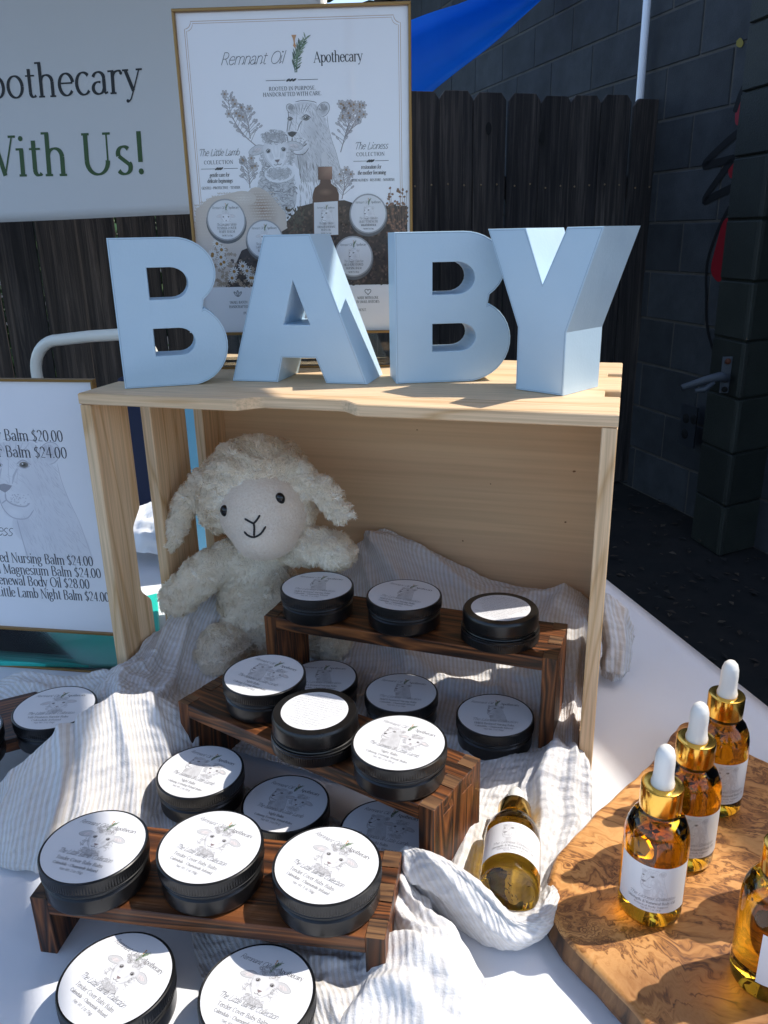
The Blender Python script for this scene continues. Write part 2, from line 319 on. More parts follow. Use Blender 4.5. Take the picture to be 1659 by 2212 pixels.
# ------------------------------------------------------------------ flat print: lettering and drawings laid out as thin ink shapes
GL = {
'a': (44, 'A 19 33 14 14 165 0;L 33 33 33 6 36 1 42 3;A 18 13 14 13 65 345'),
'b': (50, 'L 10 74 10 2;A 27 23 17 23 150 -150;S 6 74'), 'c': (42, 'A 23 24 18 24 45 320'),
'd': (50, 'L 40 74 40 0;A 23 23 18 23 30 330;S 36 74;S 44 0'), 'e': (44, 'A 23 24 18 24 10 325;l 5 27 40 27'),
'f': (28, 'L 12 0 12 60;A 22 60 10 14 180 50;l 3 47 24 47;S 12 0'), 'g': (46, 'A 20 31 14 16 0 360;A 20 -8 17 12 0 360;l 32 42 42 46;L 12 16 8 10 14 5 26 4'),
'h': (52, 'L 10 74 10 0;A 25 32 15 15 170 0;L 40 32 40 0;S 10 0;S 40 0;S 6 74'), 'i': (22, 'L 11 47 11 0;S 7 47;S 11 0;D 11 66 5'),
'k': (48, 'L 10 74 10 0;l 12 18 38 46;L 20 26 42 0;S 10 0;S 42 0;S 38 47'), 'l': (22, 'L 11 74 11 0;S 7 74;S 11 0'),
'm': (78, 'L 10 47 10 0;A 24 32 14 15 170 0;L 38 32 38 0;A 52 32 14 15 170 0;L 66 32 66 0;S 10 0;S 38 0;S 66 0;S 6 47'),
'n': (52, 'L 10 47 10 0;A 25 32 15 15 170 0;L 40 32 40 0;S 10 0;S 40 0;S 6 47'), 'o': (48, 'A 24 24 19 24 0 360'),
'p': (50, 'L 10 47 10 -22;A 27 24 17 23 150 -150;S 10 -22;S 6 47'), 'q': (50, 'L 40 47 40 -22;A 23 24 17 23 30 330;S 40 -22'),
'r': (36, 'L 10 47 10 0;A 25 32 15 15 165 60;D 32 42 4;S 10 0;S 6 47'), 's': (38, 'A 20 35 12 12 40 200;A 19 12 13 12 35 -150;L 9 31 29 17'),
't': (32, 'L 14 62 14 10;A 22 10 8 10 180 320;l 4 47 28 47'), 'u': (52, 'L 10 47 10 14;A 24 14 14 14 180 330;L 40 47 40 0;S 6 47;S 36 47;S 44 0'),
'v': (46, 'L 6 47 23 0;l 23 0 40 47;S 6 47;S 40 47'), 'w': (66, 'L 6 47 20 0;l 20 0 33 45;L 33 45 47 0;l 47 0 60 47;S 6 47;S 60 47'), 'x': (46, 'L 6 47 40 0;l 40 47 6 0'),
'y': (46, 'L 6 47 24 3;l 41 47 24 3 17 -14 9 -21;D 8 -18 4;S 6 47;S 41 47'), 'z': (40, 'l 6 46 34 46;L 34 46 6 1;l 6 1 35 1'),
'A': (66, 'l 6 0 32 70;L 32 70 58 0;l 15 23 49 23;S 6 0;S 58 0'), 'B': (60, 'L 12 70 12 0;A 27 53 17 17 90 -90;A 28 18 21 18 90 -90;l 12 70 27 70;l 12 36 28 36;l 12 0 28 0'),
'C': (62, 'A 34 35 27 35 50 310;l 52 50 52 68'), 'D': (68, 'L 12 70 12 0;A 30 35 30 35 90 -90;l 12 70 30 70;l 12 0 30 0'),
'E': (56, 'L 12 70 12 0;l 12 70 46 70;l 12 36 38 36;l 12 0 48 0;l 46 70 46 58;l 48 0 48 13'), 'F': (52, 'L 12 70 12 0;l 12 70 46 70;l 12 36 38 36;l 46 70 46 58;S 12 0'),
'G': (66, 'A 34 35 27 35 50 325;L 55 26 55 3;S 54 28'), 'H': (70, 'L 12 70 12 0;L 56 70 56 0;l 12 36 56 36;S 12 70;S 12 0;S 56 70;S 56 0'), 'I': (30, 'L 15 70 15 0;S 15 70;S 15 0'),
'K': (64, 'L 12 70 12 0;l 14 26 50 70;L 24 38 54 0;S 12 0;S 12 70'), 'L': (54, 'L 12 70 12 0;l 12 0 46 0;l 46 0 46 14;S 12 70'),
'M': (82, 'l 12 0 12 70;L 12 70 40 4;l 40 4 68 70;L 68 70 68 0;S 12 0;S 68 0'), 'N': (70, 'l 12 0 12 70;L 12 70 58 0;l 58 0 58 70;S 12 0;S 58 70'), 'O': (70, 'A 35 35 29 35 0 360'),
'P': (56, 'L 12 70 12 0;A 28 51 19 19 90 -90;l 12 70 28 70;l 12 32 28 32;S 12 0'), 'Q': (70, 'A 35 35 29 35 0 360;L 36 10 58 -12'),
'R': (64, 'L 12 70 12 0;A 28 52 18 18 90 -90;l 12 70 28 70;l 12 34 28 34;L 30 34 56 0;S 12 0'), 'S': (50, 'A 26 52 18 17 45 210;A 24 18 18 18 30 -145;L 11 45 40 26'),
'T': (60, 'L 30 70 30 0;l 4 70 56 70;l 4 70 4 56;l 56 70 56 56;S 30 0'), 'U': (68, 'L 12 70 12 24;A 34 24 22 24 180 360;l 56 24 56 70;S 12 70;S 56 70'),
'V': (64, 'L 6 70 32 0;l 32 0 58 70;S 6 70;S 58 70'), 'W': (92, 'L 6 70 27 0;l 27 0 46 68;L 46 68 66 0;l 66 0 86 70;S 6 70;S 86 70'), 'Y': (62, 'L 6 70 30 34;l 30 34 54 70;L 30 34 30 0;S 30 0;S 6 70;S 54 70'),
'0': (50, 'A 25 34 18 34 0 360'), '1': (34, 'L 18 68 18 0;l 8 58 18 68;S 18 0'), '2': (48, 'A 23 50 16 18 165 -30;l 36 40 8 3;L 8 3 40 2'), '4': (50, 'l 34 68 4 20;l 4 20 46 20;L 34 68 34 0'),
'5': (46, 'l 12 66 38 66;l 12 66 11 38;A 22 22 18 22 130 -150'), '6': (48, 'A 24 20 17 20 0 360;l 8 24 16 50 36 68'), '8': (48, 'A 24 51 14 17 0 360;A 24 17 17 17 0 360'), '9': (48, 'A 24 46 17 20 0 360;l 40 42 34 18 14 0'),
'$': (46, 'A 24 50 14 15 40 210;A 23 18 15 16 30 -150;L 12 44 36 26;l 24 76 24 -8'), '.': (18, 'D 9 4 4.5'), ',': (18, 'D 9 4 4.5;l 12 4 7 -10'), '!': (26, 'L 13 72 13 20;D 13 4 5.5'), '+': (44, 'l 22 12 22 44;l 6 28 38 28'),
'&': (64, 'A 27 55 12 14 0 360;L 20 44 56 0;A 25 18 18 18 150 350;l 44 22 52 36'), '(': (24, 'a 26 28 16 42 130 230'), ')': (24, 'a -2 28 16 42 50 -50'), '*': (30, 'D 15 28 6'), "'": (14, 'L 7 72 7 58'), '-': (30, 'l 4 26 26 26'), ':': (18, 'D 9 4 4.5;D 9 40 4.5')}
INK = (0.055, 0.055, 0.06); INK2 = (0.10, 0.10, 0.11)
class Canvas:
    def __init__(s): s.V = []; s.Cc = []; s.F = []; s.n = 0
    def poly(s, pts, col, lay=1, cols=None):
        b = len(s.V); z = lay + 0.11 * (s.n % 8); s.n += 1
        for i, (x, y) in enumerate(pts): s.V.append((x, y, z)); s.Cc.append(cols[i] if cols else col)
        s.F.append(tuple(range(b, b + len(pts))))
    def fan(s, cx, cy, rx, ry, c0, c1, lay=1, rot=0, n=20, jit=0):
        b = len(s.V); z = lay + 0.11 * (s.n % 8); s.n += 1; s.V.append((cx, cy, z)); s.Cc.append(c0); ca, sa = math.cos(rot), math.sin(rot)
        for k in range(n):
            a = 2 * math.pi * k / n; j = 1 + random.uniform(-jit, jit); x = rx * math.cos(a) * j; y = ry * math.sin(a) * j
            s.V.append((cx + x * ca - y * sa, cy + x * sa + y * ca, z)); s.Cc.append(c1)
        for k in range(n): s.F.append((b, b + 1 + k, b + 1 + (k + 1) % n))
    def stroke(s, pts, w, col, lay=2):
        """ribbon; w = width or list of widths"""
        P = [pts[0]] + [q for a, q in zip(pts, pts[1:]) if abs(a[0] - q[0]) + abs(a[1] - q[1]) > 1e-9]; N = len(P)
        if N < 2: return
        ws = w if isinstance(w, list) else [w] * N
        if len(ws) < N: ws = ws + [ws[-1]] * (N - len(ws))
        b = len(s.V); z = lay + 0.11 * (s.n % 8); s.n += 1
        for i in range(N):
            p0 = P[max(i - 1, 0)]; p1 = P[min(i + 1, N - 1)]; dx, dy = p1[0] - p0[0], p1[1] - p0[1]; L = math.hypot(dx, dy) or 1
            nx, ny = -dy / L * ws[i] / 2, dx / L * ws[i] / 2
            s.V.append((P[i][0] + nx, P[i][1] + ny, z)); s.V.append((P[i][0] - nx, P[i][1] - ny, z)); s.Cc += [col, col]
        for i in range(N - 1): s.F.append((b + 2 * i, b + 2 * i + 1, b + 2 * i + 3, b + 2 * i + 2))
    def text(s, st, x, y, h, col=INK, style='serif', anchor='l', fit=None, lay=4, rot=0.0, gap=0.0, arcn=10, wgt=1.0):
        """h = cap height ; style serif / script / italic / sans"""
        k = h / 70.0; thin, thick, sl, ser = dict(serif=(3.3, 8.8, 0, True), italic=(3.2, 7.0, .22, True), script=(3.6, 3.6, .42, False), sans=(6.5, 6.5, 0, False))[style]
        thin *= wgt; thick *= wgt; adv = []
        for ch in st: adv.append(26 if ch == ' ' else GL.get(ch, GL['o'])[0] * (0.86 if style == 'script' else 1) + gap)
        tot = sum(adv) * k; kx = k * (fit / tot if fit else 1); tot = sum(adv) * kx
        ox = {'l': 0, 'c': -tot / 2, 'r': -tot}[anchor]; cr, sr = math.cos(rot), math.sin(rot); pen = 0
        def P(px, py):
            X = ox + (pen + px + sl * py) * kx; Y = py * k; return (x + X * cr - Y * sr, y + X * sr + Y * cr)
        for ch, ad in zip(st, adv):
            if ch != ' ':
                for tok in GL.get(ch, GL['o'])[1].split(';'):
                    a = tok.split(); t = a[0]; q = [float(v) for v in a[1:]]
                    if style == 'script' and t == 'S': continue
                    if t == 'S':
                        if ser: s.stroke([P(q[0] - 8, q[1]), P(q[0] + 8, q[1])], thin * k * 1.1, col, lay)
                        continue
                    if t == 'D':
                        c = P(q[0], q[1]); s.fan(c[0], c[1], q[2] * kx, q[2] * k, col, col, lay, n=8); continue
                    if t in 'Aa':
                        n = max(4, int(abs(q[5] - q[4]) / 360 * arcn) + 2)
                        pts = [(q[0] + q[2] * math.cos(R(q[4] + (q[5] - q[4]) * i / n)), q[1] + q[3] * math.sin(R(q[4] + (q[5] - q[4]) * i / n))) for i in range(n + 1)]
                    else: pts = list(zip(q[0::2], q[1::2]))
                    wd = []
                    for i in range(len(pts)):
                        p0 = pts[max(i - 1, 0)]; p1 = pts[min(i + 1, len(pts) - 1)]; th = math.atan2(p1[1] - p0[1], p1[0] - p0[0])
                        wd.append((thin if t in 'la' else thin + (thick - thin) * abs(math.sin(th - .12)) ** 1.4) * k)
                    s.stroke([P(*q2) for q2 in pts], wd, col, lay)
            pen += ad
        if style == 'script':   # joining hairline that gives the handwritten run
            pen = 0
            for i, (ch, ad) in enumerate(zip(st, adv)):
                if ch.islower() and i + 1 < len(st) and st[i + 1].islower(): s.stroke([P(ad - 10, 2), P(ad + 4, 12)], thin * k * .8, col, lay)
                pen += ad
    def build(s, name, fn, m, parent=None, zs=0.00003, **k):
        V = [fn(x, y, z * zs) for x, y, z in s.V]; o = mk(name, V, s.F, m, parent, **k)
        ca = o.data.color_attributes.new('Col', 'FLOAT_COLOR', 'POINT'); ca.data.foreach_set('color', np.array([(*c[:3], 1.0) for c in s.Cc], dtype=np.float32).ravel()); return o
def lerp(a, b, t): return tuple(a[i] + (b[i] - a[i]) * t for i in range(3))
WHITE = (0.70, 0.70, 0.715)
def sprig(c, x, y, s, lay=3):
    """rosemary sprig with an oil drop above it"""
    rg = random.Random(3)
    for stem in ([(-.05, -.5), (0, -.1), (.12, .2), (.3, .5)], [(-.1, -.5), (-.12, -.15), (-.02, .1), (.1, .38)]):
        P = catmull([(a, b) for a, b in stem], 14)
        c.stroke([(x + q[0] * s, y + q[1] * s) for q in P], .035 * s, (0.09, 0.13, 0.07), lay)
        for i, q in enumerate(P[1:]):
            for sd_ in (-1, 1):
                a = R(68) + sd_ * R(rg.uniform(22, 44)); L = s * rg.uniform(.14, .22); g = rg.choice([(0.10, 0.17, 0.09), (0.17, 0.25, 0.14), (0.07, 0.10, 0.06), (.24, .29, .2)])
                x0, y0 = x + q[0] * s, y + q[1] * s; c.stroke([(x0, y0), (x0 + L * .5 * math.cos(a), y0 + L * .5 * math.sin(a)), (x0 + L * math.cos(a), y0 + L * math.sin(a))], [.02 * s, .05 * s, .008 * s], g, lay + 1)
    g = (0.55, 0.28, 0.12); c.poly([(x - .17 * s, y + .62 * s), (x + .0 * s, y + .62 * s), (x - .05 * s, y + .5 * s), (x - .06 * s, y + .38 * s), (x - .02 * s, y + .3 * s), (x - .07 * s, y + .22 * s), (x - .13 * s, y + .3 * s), (x - .1 * s, y + .38 * s), (x - .12 * s, y + .5 * s)], g, lay + 1)
def curls(c, rg, cx, cy, rx, ry, n, s, col, lay, test=None):
    for _ in range(n):
        a = rg.uniform(0, 6.283); r = math.sqrt(rg.random()); px, py = cx + rx * r * math.cos(a), cy + ry * r * math.sin(a)
        if test and not test(px, py): continue
        a0 = rg.uniform(0, 6.28); q = s * rg.uniform(.6, 1.3); k = rg.uniform(.7, 1.5); cc = lerp(col, WHITE, rg.uniform(0, .5))
        c.stroke([(px + q * math.cos(a0 + t * .6), py + q * .8 * math.sin(a0 + t * .6)) for t in range(6)], [.1 * q * k] + [.28 * q * k] * 4 + [.08 * q * k], cc, lay)
def lamb_art(c, x, y, s, ink=(0.28, 0.26, 0.26), det=1.0, seed=1, tilt=0.0, lay=2):
    """pencil drawing of a lamb's head, s = head half width"""
    rg = random.Random(seed); ct, st = math.cos(tilt), math.sin(tilt)
    def T(a, b): return (x + s * (a * ct - b * st), y + s * (a * st + b * ct))
    def F(a, b, rx, ry, c0, c1, rot=0, l=0, n=20): p = T(a, b); c.fan(p[0], p[1], rx * s, ry * s, c0, c1, lay + l, rot + tilt, n)
    def K(pts, w, col=ink, l=2, n=9): c.stroke([T(a, b) for a, b in catmull(pts, n)], [w * s * .4] + [w * s] * (n - 2) + [w * s * .35], col, lay + l)
    t = lambda k: lerp(ink, WHITE, k * .90)
    F(.05, -1.45, 1.1, .6, t(.80), WHITE, 0, -1, 26)
    for d in (-1, 1):
        c.poly([T(d * .75, .50), T(d * 1.25, .58), T(d * 1.75, .38), T(d * 1.98, .12), T(d * 1.75, -.06), T(d * 1.3, -.05), T(d * .85, .08)], t(.76), lay)
        c.poly([T(d * 1.0, .36), T(d * 1.4, .38), T(d * 1.72, .2), T(d * 1.5, .06), T(d * 1.1, .12)], lerp((.52, .40, .38), WHITE, .55), lay + 1)
        K([(d * .8, .48), (d * 1.25, .58), (d * 1.75, .38), (d * 1.98, .12), (d * 1.72, -.06), (d * 1.3, -.05), (d * .9, .08)], .035, t(.35), n=14)
        for i in range(int(8 * det)): a = rg.uniform(1.0, 1.7); c.stroke([T(d * a, rg.uniform(.1, .4)), T(d * (a + .18), rg.uniform(.0, .25))], .02 * s, t(.5), lay + 2)
    F(0, .0, .98, 1.05, WHITE, t(.86), 0, 1, 28); F(-.42, -.25, .26, .5, t(.82), WHITE, .3, 2); F(.42, -.25, .26, .5, t(.80), WHITE, -.3, 2); F(0, -.72, .44, .34, t(.90), WHITE, 0, 2)
    F(0, .1, .18, .5, WHITE, t(.93), 0, 3)
    for d in (-1, 1):
        F(d * .55, .08, .22, .17, t(.45), t(.85), 0, 3); F(d * .55, .08, .14, .105, (0.03, 0.03, 0.03), (0.10, 0.09, 0.09), d * -.25, 4, 12); F(d * .55 - .04, .12, .03, .03, WHITE, WHITE, 0, 5, 6); K([(d * .36, .14), (d * .55, .24), (d * .74, .10)], .035, l=5)
        K([(d * .92, .2), (d * .88, -.3), (d * .6, -.72), (d * .3, -1.02)], .022, t(.45))
        K([(d * .34, .0), (d * .26, -.35), (d * .2, -.5)], .02, t(.55))
    c.poly([T(-.19, -.52), T(.19, -.52), T(.12, -.64), T(0, -.72), T(-.12, -.64)], lerp(ink, (0.35, .25, .25), .45), lay + 5)
    K([(0, -.70), (0, -.82)], .03, l=6); K([(-.3, -.80), (-.13, -.88), (0, -.82), (.13, -.88), (.3, -.80)], .035, n=14, l=6); K([(-.15, -1.02), (0, -1.06), (.15, -1.02)], .025, t(.4))
    curls(c, rg, *T(0, .95), .85 * s, .42 * s, int(95 * det), .12 * s, t(.3), lay + 7)
    for d in (-1, 1): curls(c, rg, *T(d * .95, -.45), .22 * s, .55 * s, int(34 * det), .11 * s, t(.4), lay + 1)
    lim = T(0, -1.12)[1]; curls(c, rg, *T(0, -1.4), .85 * s, .38 * s, int(90 * det), .13 * s, t(.42), lay + 7, lambda px, py: py < lim)
def lion_art(c, x, y, s, ink=(0.27, 0.25, 0.25), det=1.0, seed=2, lay=2):
    """pencil drawing of a lioness, three-quarter view, looking left"""
    rg = random.Random(seed)
    def T(a, b): return (x + s * a, y + s * b)
    def F(a, b, rx, ry, c0, c1, rot=0, l=0, n=20): p = T(a, b); c.fan(p[0], p[1], rx * s, ry * s, c0, c1, lay + l, rot, n)
    def K(pts, w, col=ink, l=3, n=10): c.stroke([T(a, b) for a, b in catmull(pts, n)], [w * s * .4] + [w * s] * (n - 2) + [w * s * .35], col, lay + l)
    t = lambda k: lerp(ink, WHITE, k * .92)
    out = [(-.62, .95), (-.1, 1.08), (.5, 1.0), (.95, .55), (1.15, 0), (1.35, -.7), (1.6, -1.5), (1.85, -2.3), (1.95, -2.9), (-.35, -2.9), (-.45, -2.0), (-.5, -1.5), (-.85, -1.3), (-.98, -.9), (-1.02, -.45), (-.95, -.05), (-.88, .4)]
    c.poly([T(*q) for q in out], t(.84), lay - 1)
    F(-.45, -.1, .38, .7, WHITE, t(.92), -.25, 0); F(.45, -.5, .5, .7, t(.66), t(.84), .2, 0); F(.7, -1.7, .55, 1.0, t(.68), t(.84), .15, 0); F(-.3, -1.8, .4, .5, t(.5), t(.84), 0, 0); F(.1, .65, .5, .3, WHITE, t(.9), 0, 0)
    F(-.35, -.95, .5, .34, WHITE, t(.9), 0, 0)
    for ex, ey, rx, ry, ro in ((-.74, .74, .20, .26, .75), (1.0, .66, .30, .40, -.75)):
        F(ex, ey, rx, ry, t(.72), t(.86), ro, 0); F(ex + .04, ey - .04, rx * .62, ry * .68, t(.38), t(.75), ro, 1)
        P = [(ex + rx * math.cos(a) * math.cos(ro) - ry * math.sin(a) * math.sin(ro), ey + rx * math.cos(a) * math.sin(ro) + ry * math.sin(a) * math.cos(ro)) for a in [R(q) for q in range(-50, 231, 28)]]; K(P, .03, t(.2), n=22)
        for i in range(int(12 * det)): a = rg.uniform(0, 3.14); c.stroke([T(ex + rx * .8 * math.cos(a), ey + ry * .7 * math.sin(a)), T(ex + rx * .2 * math.cos(a) - .03, ey + ry * .1 * math.sin(a) - .06)], .022 * s, t(.35), lay + 2)
    K([(-.48, 1.06), (-.05, 1.12), (.5, 1.05), (.66, .98)], .03); K([(-.9, .62), (-.88, .4), (-.95, -.05), (-1.02, -.4)], .035, n=12); K([(-1.0, -.6), (-.98, -.9), (-.88, -1.25), (-.6, -1.5), (-.15, -1.5), (.15, -1.2)], .035, n=18)
    K([(1.2, .35), (1.25, -.2), (1.42, -.9), (1.65, -1.6), (1.9, -2.8)], .022, t(.3), n=16); K([(-.5, -1.55), (-.45, -2.1), (-.36, -2.85)], .03); K([(-.42, .45), (-.5, .0), (-.52, -.36)], .022, t(.45)); K([(-.12, .25), (-.22, -.1), (-.3, -.4)], .02, t(.55))
    nk = lerp(ink, (0, 0, 0), .3); F(-.62, -.72, .42, .36, WHITE, t(.86), 0, 2); F(-.55, -1.3, .36, .22, WHITE, t(.86), 0, 2); c.poly([T(-.98, -.42), T(-.72, -.36), (T(-.46, -.42)), T(-.56, -.54), T(-.74, -.66), T(-.92, -.56)], nk, lay + 5); c.stroke([T(-.18, .14), T(-.34, -.1), T(-.44, -.36)], [.05 * s, .07 * s, .03 * s], t(.3), lay + 4); c.stroke([T(-.72, .14), T(-.82, -.1), T(-.9, -.34)], [.04 * s, .05 * s, .02 * s], t(.3), lay + 4)
    for k_ in range(5): c.stroke([T(-.5 + k_ * .22, .98), T(-.42 + k_ * .14, .72), T(-.4 + k_ * .1, .5)], [.015 * s, .05 * s, .01 * s], t(.4), lay + 3)
    K([(-.74, -.66), (-.74, -.9), (-.5, -1.06), (-.15, -1.1), (.05, -.98)], .05, n=16, l=5); K([(-.74, -.9), (-.92, -1.02)], .04, l=5)
    for ex, ey, w in ((-.80, .24, .10), (.07, .27, .16)):
        F(ex, ey, w * 1.6, w * 1.0, t(.45), t(.86), 0, 4); F(ex, ey, w, w * .62, (.02, .02, .02), (.28, .26, .24), .12, 5, 12); K([(ex - w * 1.5, ey + .02), (ex, ey + w * .95), (ex + w * 1.6, ey)], .045, l=6); K([(ex - w * 1.5, ey - .02), (ex, ey - w * .7), (ex + w * 1.3, ey - .02)], .03, l=6); F(ex - w * .25, ey + w * .2, w * .18, w * .18, WHITE, WHITE, 0, 7, 6)
    for i in range(int(14 * det)): F(rg.uniform(-.6, .05), rg.uniform(-1.05, -.7), .018, .018, ink, ink, 0, 6, 6)
    for i in range(int(420 * det)):
        a, b = rg.uniform(-.9, 1.9), rg.uniform(-2.85, 1.0)
        if a > 1.1 + max(0, -b) * .28 or (b < -1.1 and a < -.42) or (b > .3 and a > .85) or (-.7 < b < .5 and a < .35 and rg.random() < .75): continue
        if b < -.7 and b > -1.3 and a < .1: continue
        L = rg.uniform(.12, .30); th = R(-76 + rg.uniform(-16, 16) + (22 if a < .2 and b > -.6 else 0) + (12 if a > .8 else 0)); cc = t(rg.uniform(.35, .82))
        c.stroke([T(a, b), T(a + L * .5 * math.cos(th), b + L * .5 * math.sin(th)), T(a + L * math.cos(th + .1), b + L * math.sin(th + .1))], [.006 * s, .022 * s, .005 * s], cc, lay + 2)
def branding(c, x, y, w, h, lay=4, wgt=1.0):
    c.text('Remnant Oil', x - w * .08, y, h * 1.05, style='script', anchor='r', fit=w * .43, lay=lay, wgt=wgt * 1.5, col=INK2)
    sprig(c, x + w * .0, y + h * .55, h * 2.6, lay=lay); c.text('Apothecary', x + w * .075, y, h, anchor='l', fit=w * .36, lay=lay, wgt=wgt)
def tin_label(kind):
    c = Canvas(); c.fan(0, 0, 1, 1, WHITE, WHITE, 0, n=64); ink = (0.13, 0.115, 0.115); tx = (0.17, 0.17, 0.18)
    if kind == 'back':
        t = ['A gentle herbal', 'balm crafted with calendula', 'and chamomile infused oils to', 'support soft, nourished skin as part of an', 'evening care routine. Apply a small amount', 'to clean skin and massage gently. Ideal for', 'use as part of an evening routine.', 'Olea Europaea (Olive) Fruit Oil (and)', 'Calendula Officinalis Flower,', 'Chamomilla Recutita Flower,', 'Tallow (Beef, Grass-Fed),', 'Cera Alba (Beeswax)', 'Handcrafted in small batches by', 'Remnant Oil Apothecary', 'Indian Trail, NC']
        for i, s in enumerate(t):
            y = .76 - i * .112; c.text(s, 0, y, .062, tx, 'sans', 'c', fit=min(len(s) * .044, 1.9 * math.sqrt(max(.05, .93 - y * y))), arcn=6, wgt=.8)
        return c
    branding(c, .02, .50, 1.42, .100)
    if kind == 'lamb':
        lamb_art(c, .03, .19, .27, ink, .9); L = ['The Little Lamb Collection', 'Tender Cover Baby Balm', 'Calendula + Chamomile Infused', 'Net Wt. 2 oz (56g)']
    elif kind == 'barrier':
        lamb_art(c, .03, .17, .235, (.22, .21, .21), .9, 5, .12); L = ['The Little Lamb Collection', 'Safe Pastures Barrier Balm', 'Calendula Infused', 'Net Wt. 2 oz (56g)']
    elif kind == 'night':
        lion_art(c, -.27, .22, .19, ink, .6); lamb_art(c, .28, .14, .19, ink, .6, 4, -.1, lay=10); L = ['The Lioness & Little Lamb', 'Night Balm', 'Calming Evening Ritual Balm', 'Net Wt. 2 oz (56 g)']
    else:
        lion_art(c, -.03, .24, .19, ink, .8); L = ['The Lioness Collection', 'Held & Restored Nursing Balm', 'Calendula + Chamomile Infused', 'Net Wt. 2 oz (56g)']
    c.text(L[0], 0, -.34, .115, tx, 'script', 'c', fit=1.22, lay=14, wgt=1.25)
    c.text(L[1], 0, -.50, .085, tx, 'serif', 'c', fit=1.05 if len(L[1]) > 12 else .42, lay=14); c.text(L[2], 0, -.625, .065, tx, 'serif', 'c', fit=1.0 if len(L[2]) > 20 else .75, lay=14, wgt=1.25); c.text(L[3], 0, -.74, .06, tx, 'sans', 'c', fit=.52, lay=14)
    return c

# ------------------------------------------------------------------ the setting: ground, wall, fence
GZ = -0.74
rg = random.Random(11)
bm = bmesh.new(); bmesh.ops.create_grid(bm, x_segments=60, y_segments=60, size=60)
for v in bm.verts: v.co.z = GZ + 0.004 * math.sin(v.co.x * 3) * math.cos(v.co.y * 2)
tag(from_bm('ground', bm, SOIL, smooth=True), kind='structure')
LEAFM = [simple('dead_leaf_brown', (0.030, 0.018, 0.009), .8), simple('dead_leaf_tan', (0.06, 0.042, 0.025), .8), simple('dead_leaf_dark', (0.012, 0.009, 0.006), .8)]
V, F, M = [], [], []
for i in range(2200):
    x = rg.uniform(-1.5, 2.6); y = rg.uniform(0.7, 3.6); a = rg.uniform(0, 6.28); s = rg.uniform(.008, .02); b = len(V); h = GZ + rg.uniform(.003, .02)
    for (p, q, z) in ((-1, 0, 0), (-.2, .5, .35), (1, 0, .1), (-.2, -.5, .3)): V.append((x + s * (p * math.cos(a) - q * math.sin(a)), y + s * (p * math.sin(a) + q * math.cos(a)), h + s * z * rg.uniform(.3, 1.2)))
    F += [(b, b + 2, b + 1), (b, b + 3, b + 2)]; m_ = rg.choice([0, 0, 1, 2, 2]); M += [m_, m_]
tag(mk('leaf_litter', V, F, LEAFM, mi=M), 'dead brown leaves littering the dark ground beside the block wall', 'leaf litter', kind='stuff')

# concrete block wall: runs from the right edge away to the left behind the fence
wd = Vector((-.55, .84, 0)).normalized(); wang = math.atan2(wd.y, wd.x)
wall = thing('block_wall', 'dark grey painted concrete block wall with black and red graffiti, running behind the fence', 'wall', (1.22, 2.30, GZ), wang)
BH, BL, NR = 0.2032, 0.4064, 16
box('mortar', -8 * BL, 13 * BL, -.19, -.0035, 0, NR * BH, MORTAR, wall, bev=0)
bm = bmesh.new(); bbox(bm, .005, BL - .005, -.03, 0, .005, BH - .005, .003, 1)
proto = from_bm('concrete_block', bm, CMU, wall); first = True
bm = bmesh.new(); bbox(bm, .005, BL / 2 - .005, -.03, 0, .005, BH - .005, .004, 1); half = from_bm('concrete_block', bm, CMU, wall); fh = True
for r in range(NR):
    x = -8 * BL
    if r % 2:
        o = half if fh else half.copy()
        if not fh: C.objects.link(o)
        fh = False; o.location = (x, 0, r * BH); x += BL / 2
    while x + BL <= 13 * BL + .01:
        o = proto if first else proto.copy()
        if not first: C.objects.link(o)
        first = False; o.location = (x, rg.uniform(-.0008, .0012), r * BH); x += BL
box('wall_cap', -8 * BL, 13 * BL + .02, -.2, .012, NR * BH + .001, NR * BH + .05, MORTAR, wall, bev=.004)
def wl2(s, z):   # wall-plane point: s along the wall from the reference corner used when measuring
    return s, z - GZ
# graffiti strokes, painted just proud of the blocks; S(u) measured from the point (0.642, 3.077)
off = (Vector((0.642, 3.077, 0)) - Vector((1.22, 2.30, 0))).dot(wd)
GB = simple('black_spray_paint', (0.0015, 0.0015, 0.002), .8); GR = simple('red_spray_paint', (0.26, 0.004, 0.012), .5); GY = simple('yellow_spray_paint', (0.22, 0.17, 0.006), .6); GP = simple('dull_pink_overspray', (0.075, 0.045, 0.055), .8)
def gstroke(name, pts, w, m, yy=-.0035, closed=False):
    c = Canvas(); P = [(off - s, z - GZ) for s, z in pts]
    if closed: c.poly([tuple(q) for q in catmull(P + [P[0]], 26)[:-1]], (0, 0, 0), 0)
    else:
        Q = [tuple(q) for q in catmull(P, 30)]; c.stroke(Q, [w * .5] + [w] * 28 + [w * .5], (0, 0, 0), 0)
    V = [(x, 0.0, y) for x, y, z in c.V]
    o = mk(name, V, c.F, m, wall); o.location = (0, -yy, 0); return o
gstroke('graffiti_tag', [(0.2393, 0.9544), (0.2147, 0.913), (0.194, 0.8591)], .026, GB)
gstroke('graffiti_tag', [(0.2783, 0.8055), (0.1721, 0.7627), (0.0503, 0.692), (0.1174, 0.6916), (0.2297, 0.7)], .030, GB)
gstroke('graffiti_tag', [(0.228, 0.7097), (0.1529, 0.6429), (0.0726, 0.5584), (0.1507, 0.5768), (0.2641, 0.6067)], .030, GB)
gstroke('graffiti_tag', [(0.2367, 0.5474), (0.1713, 0.441), (0.1311, 0.3201), (0.1463, 0.1966), (0.1719, 0.0793), (0.2249, -0.0153)], .015, GB)
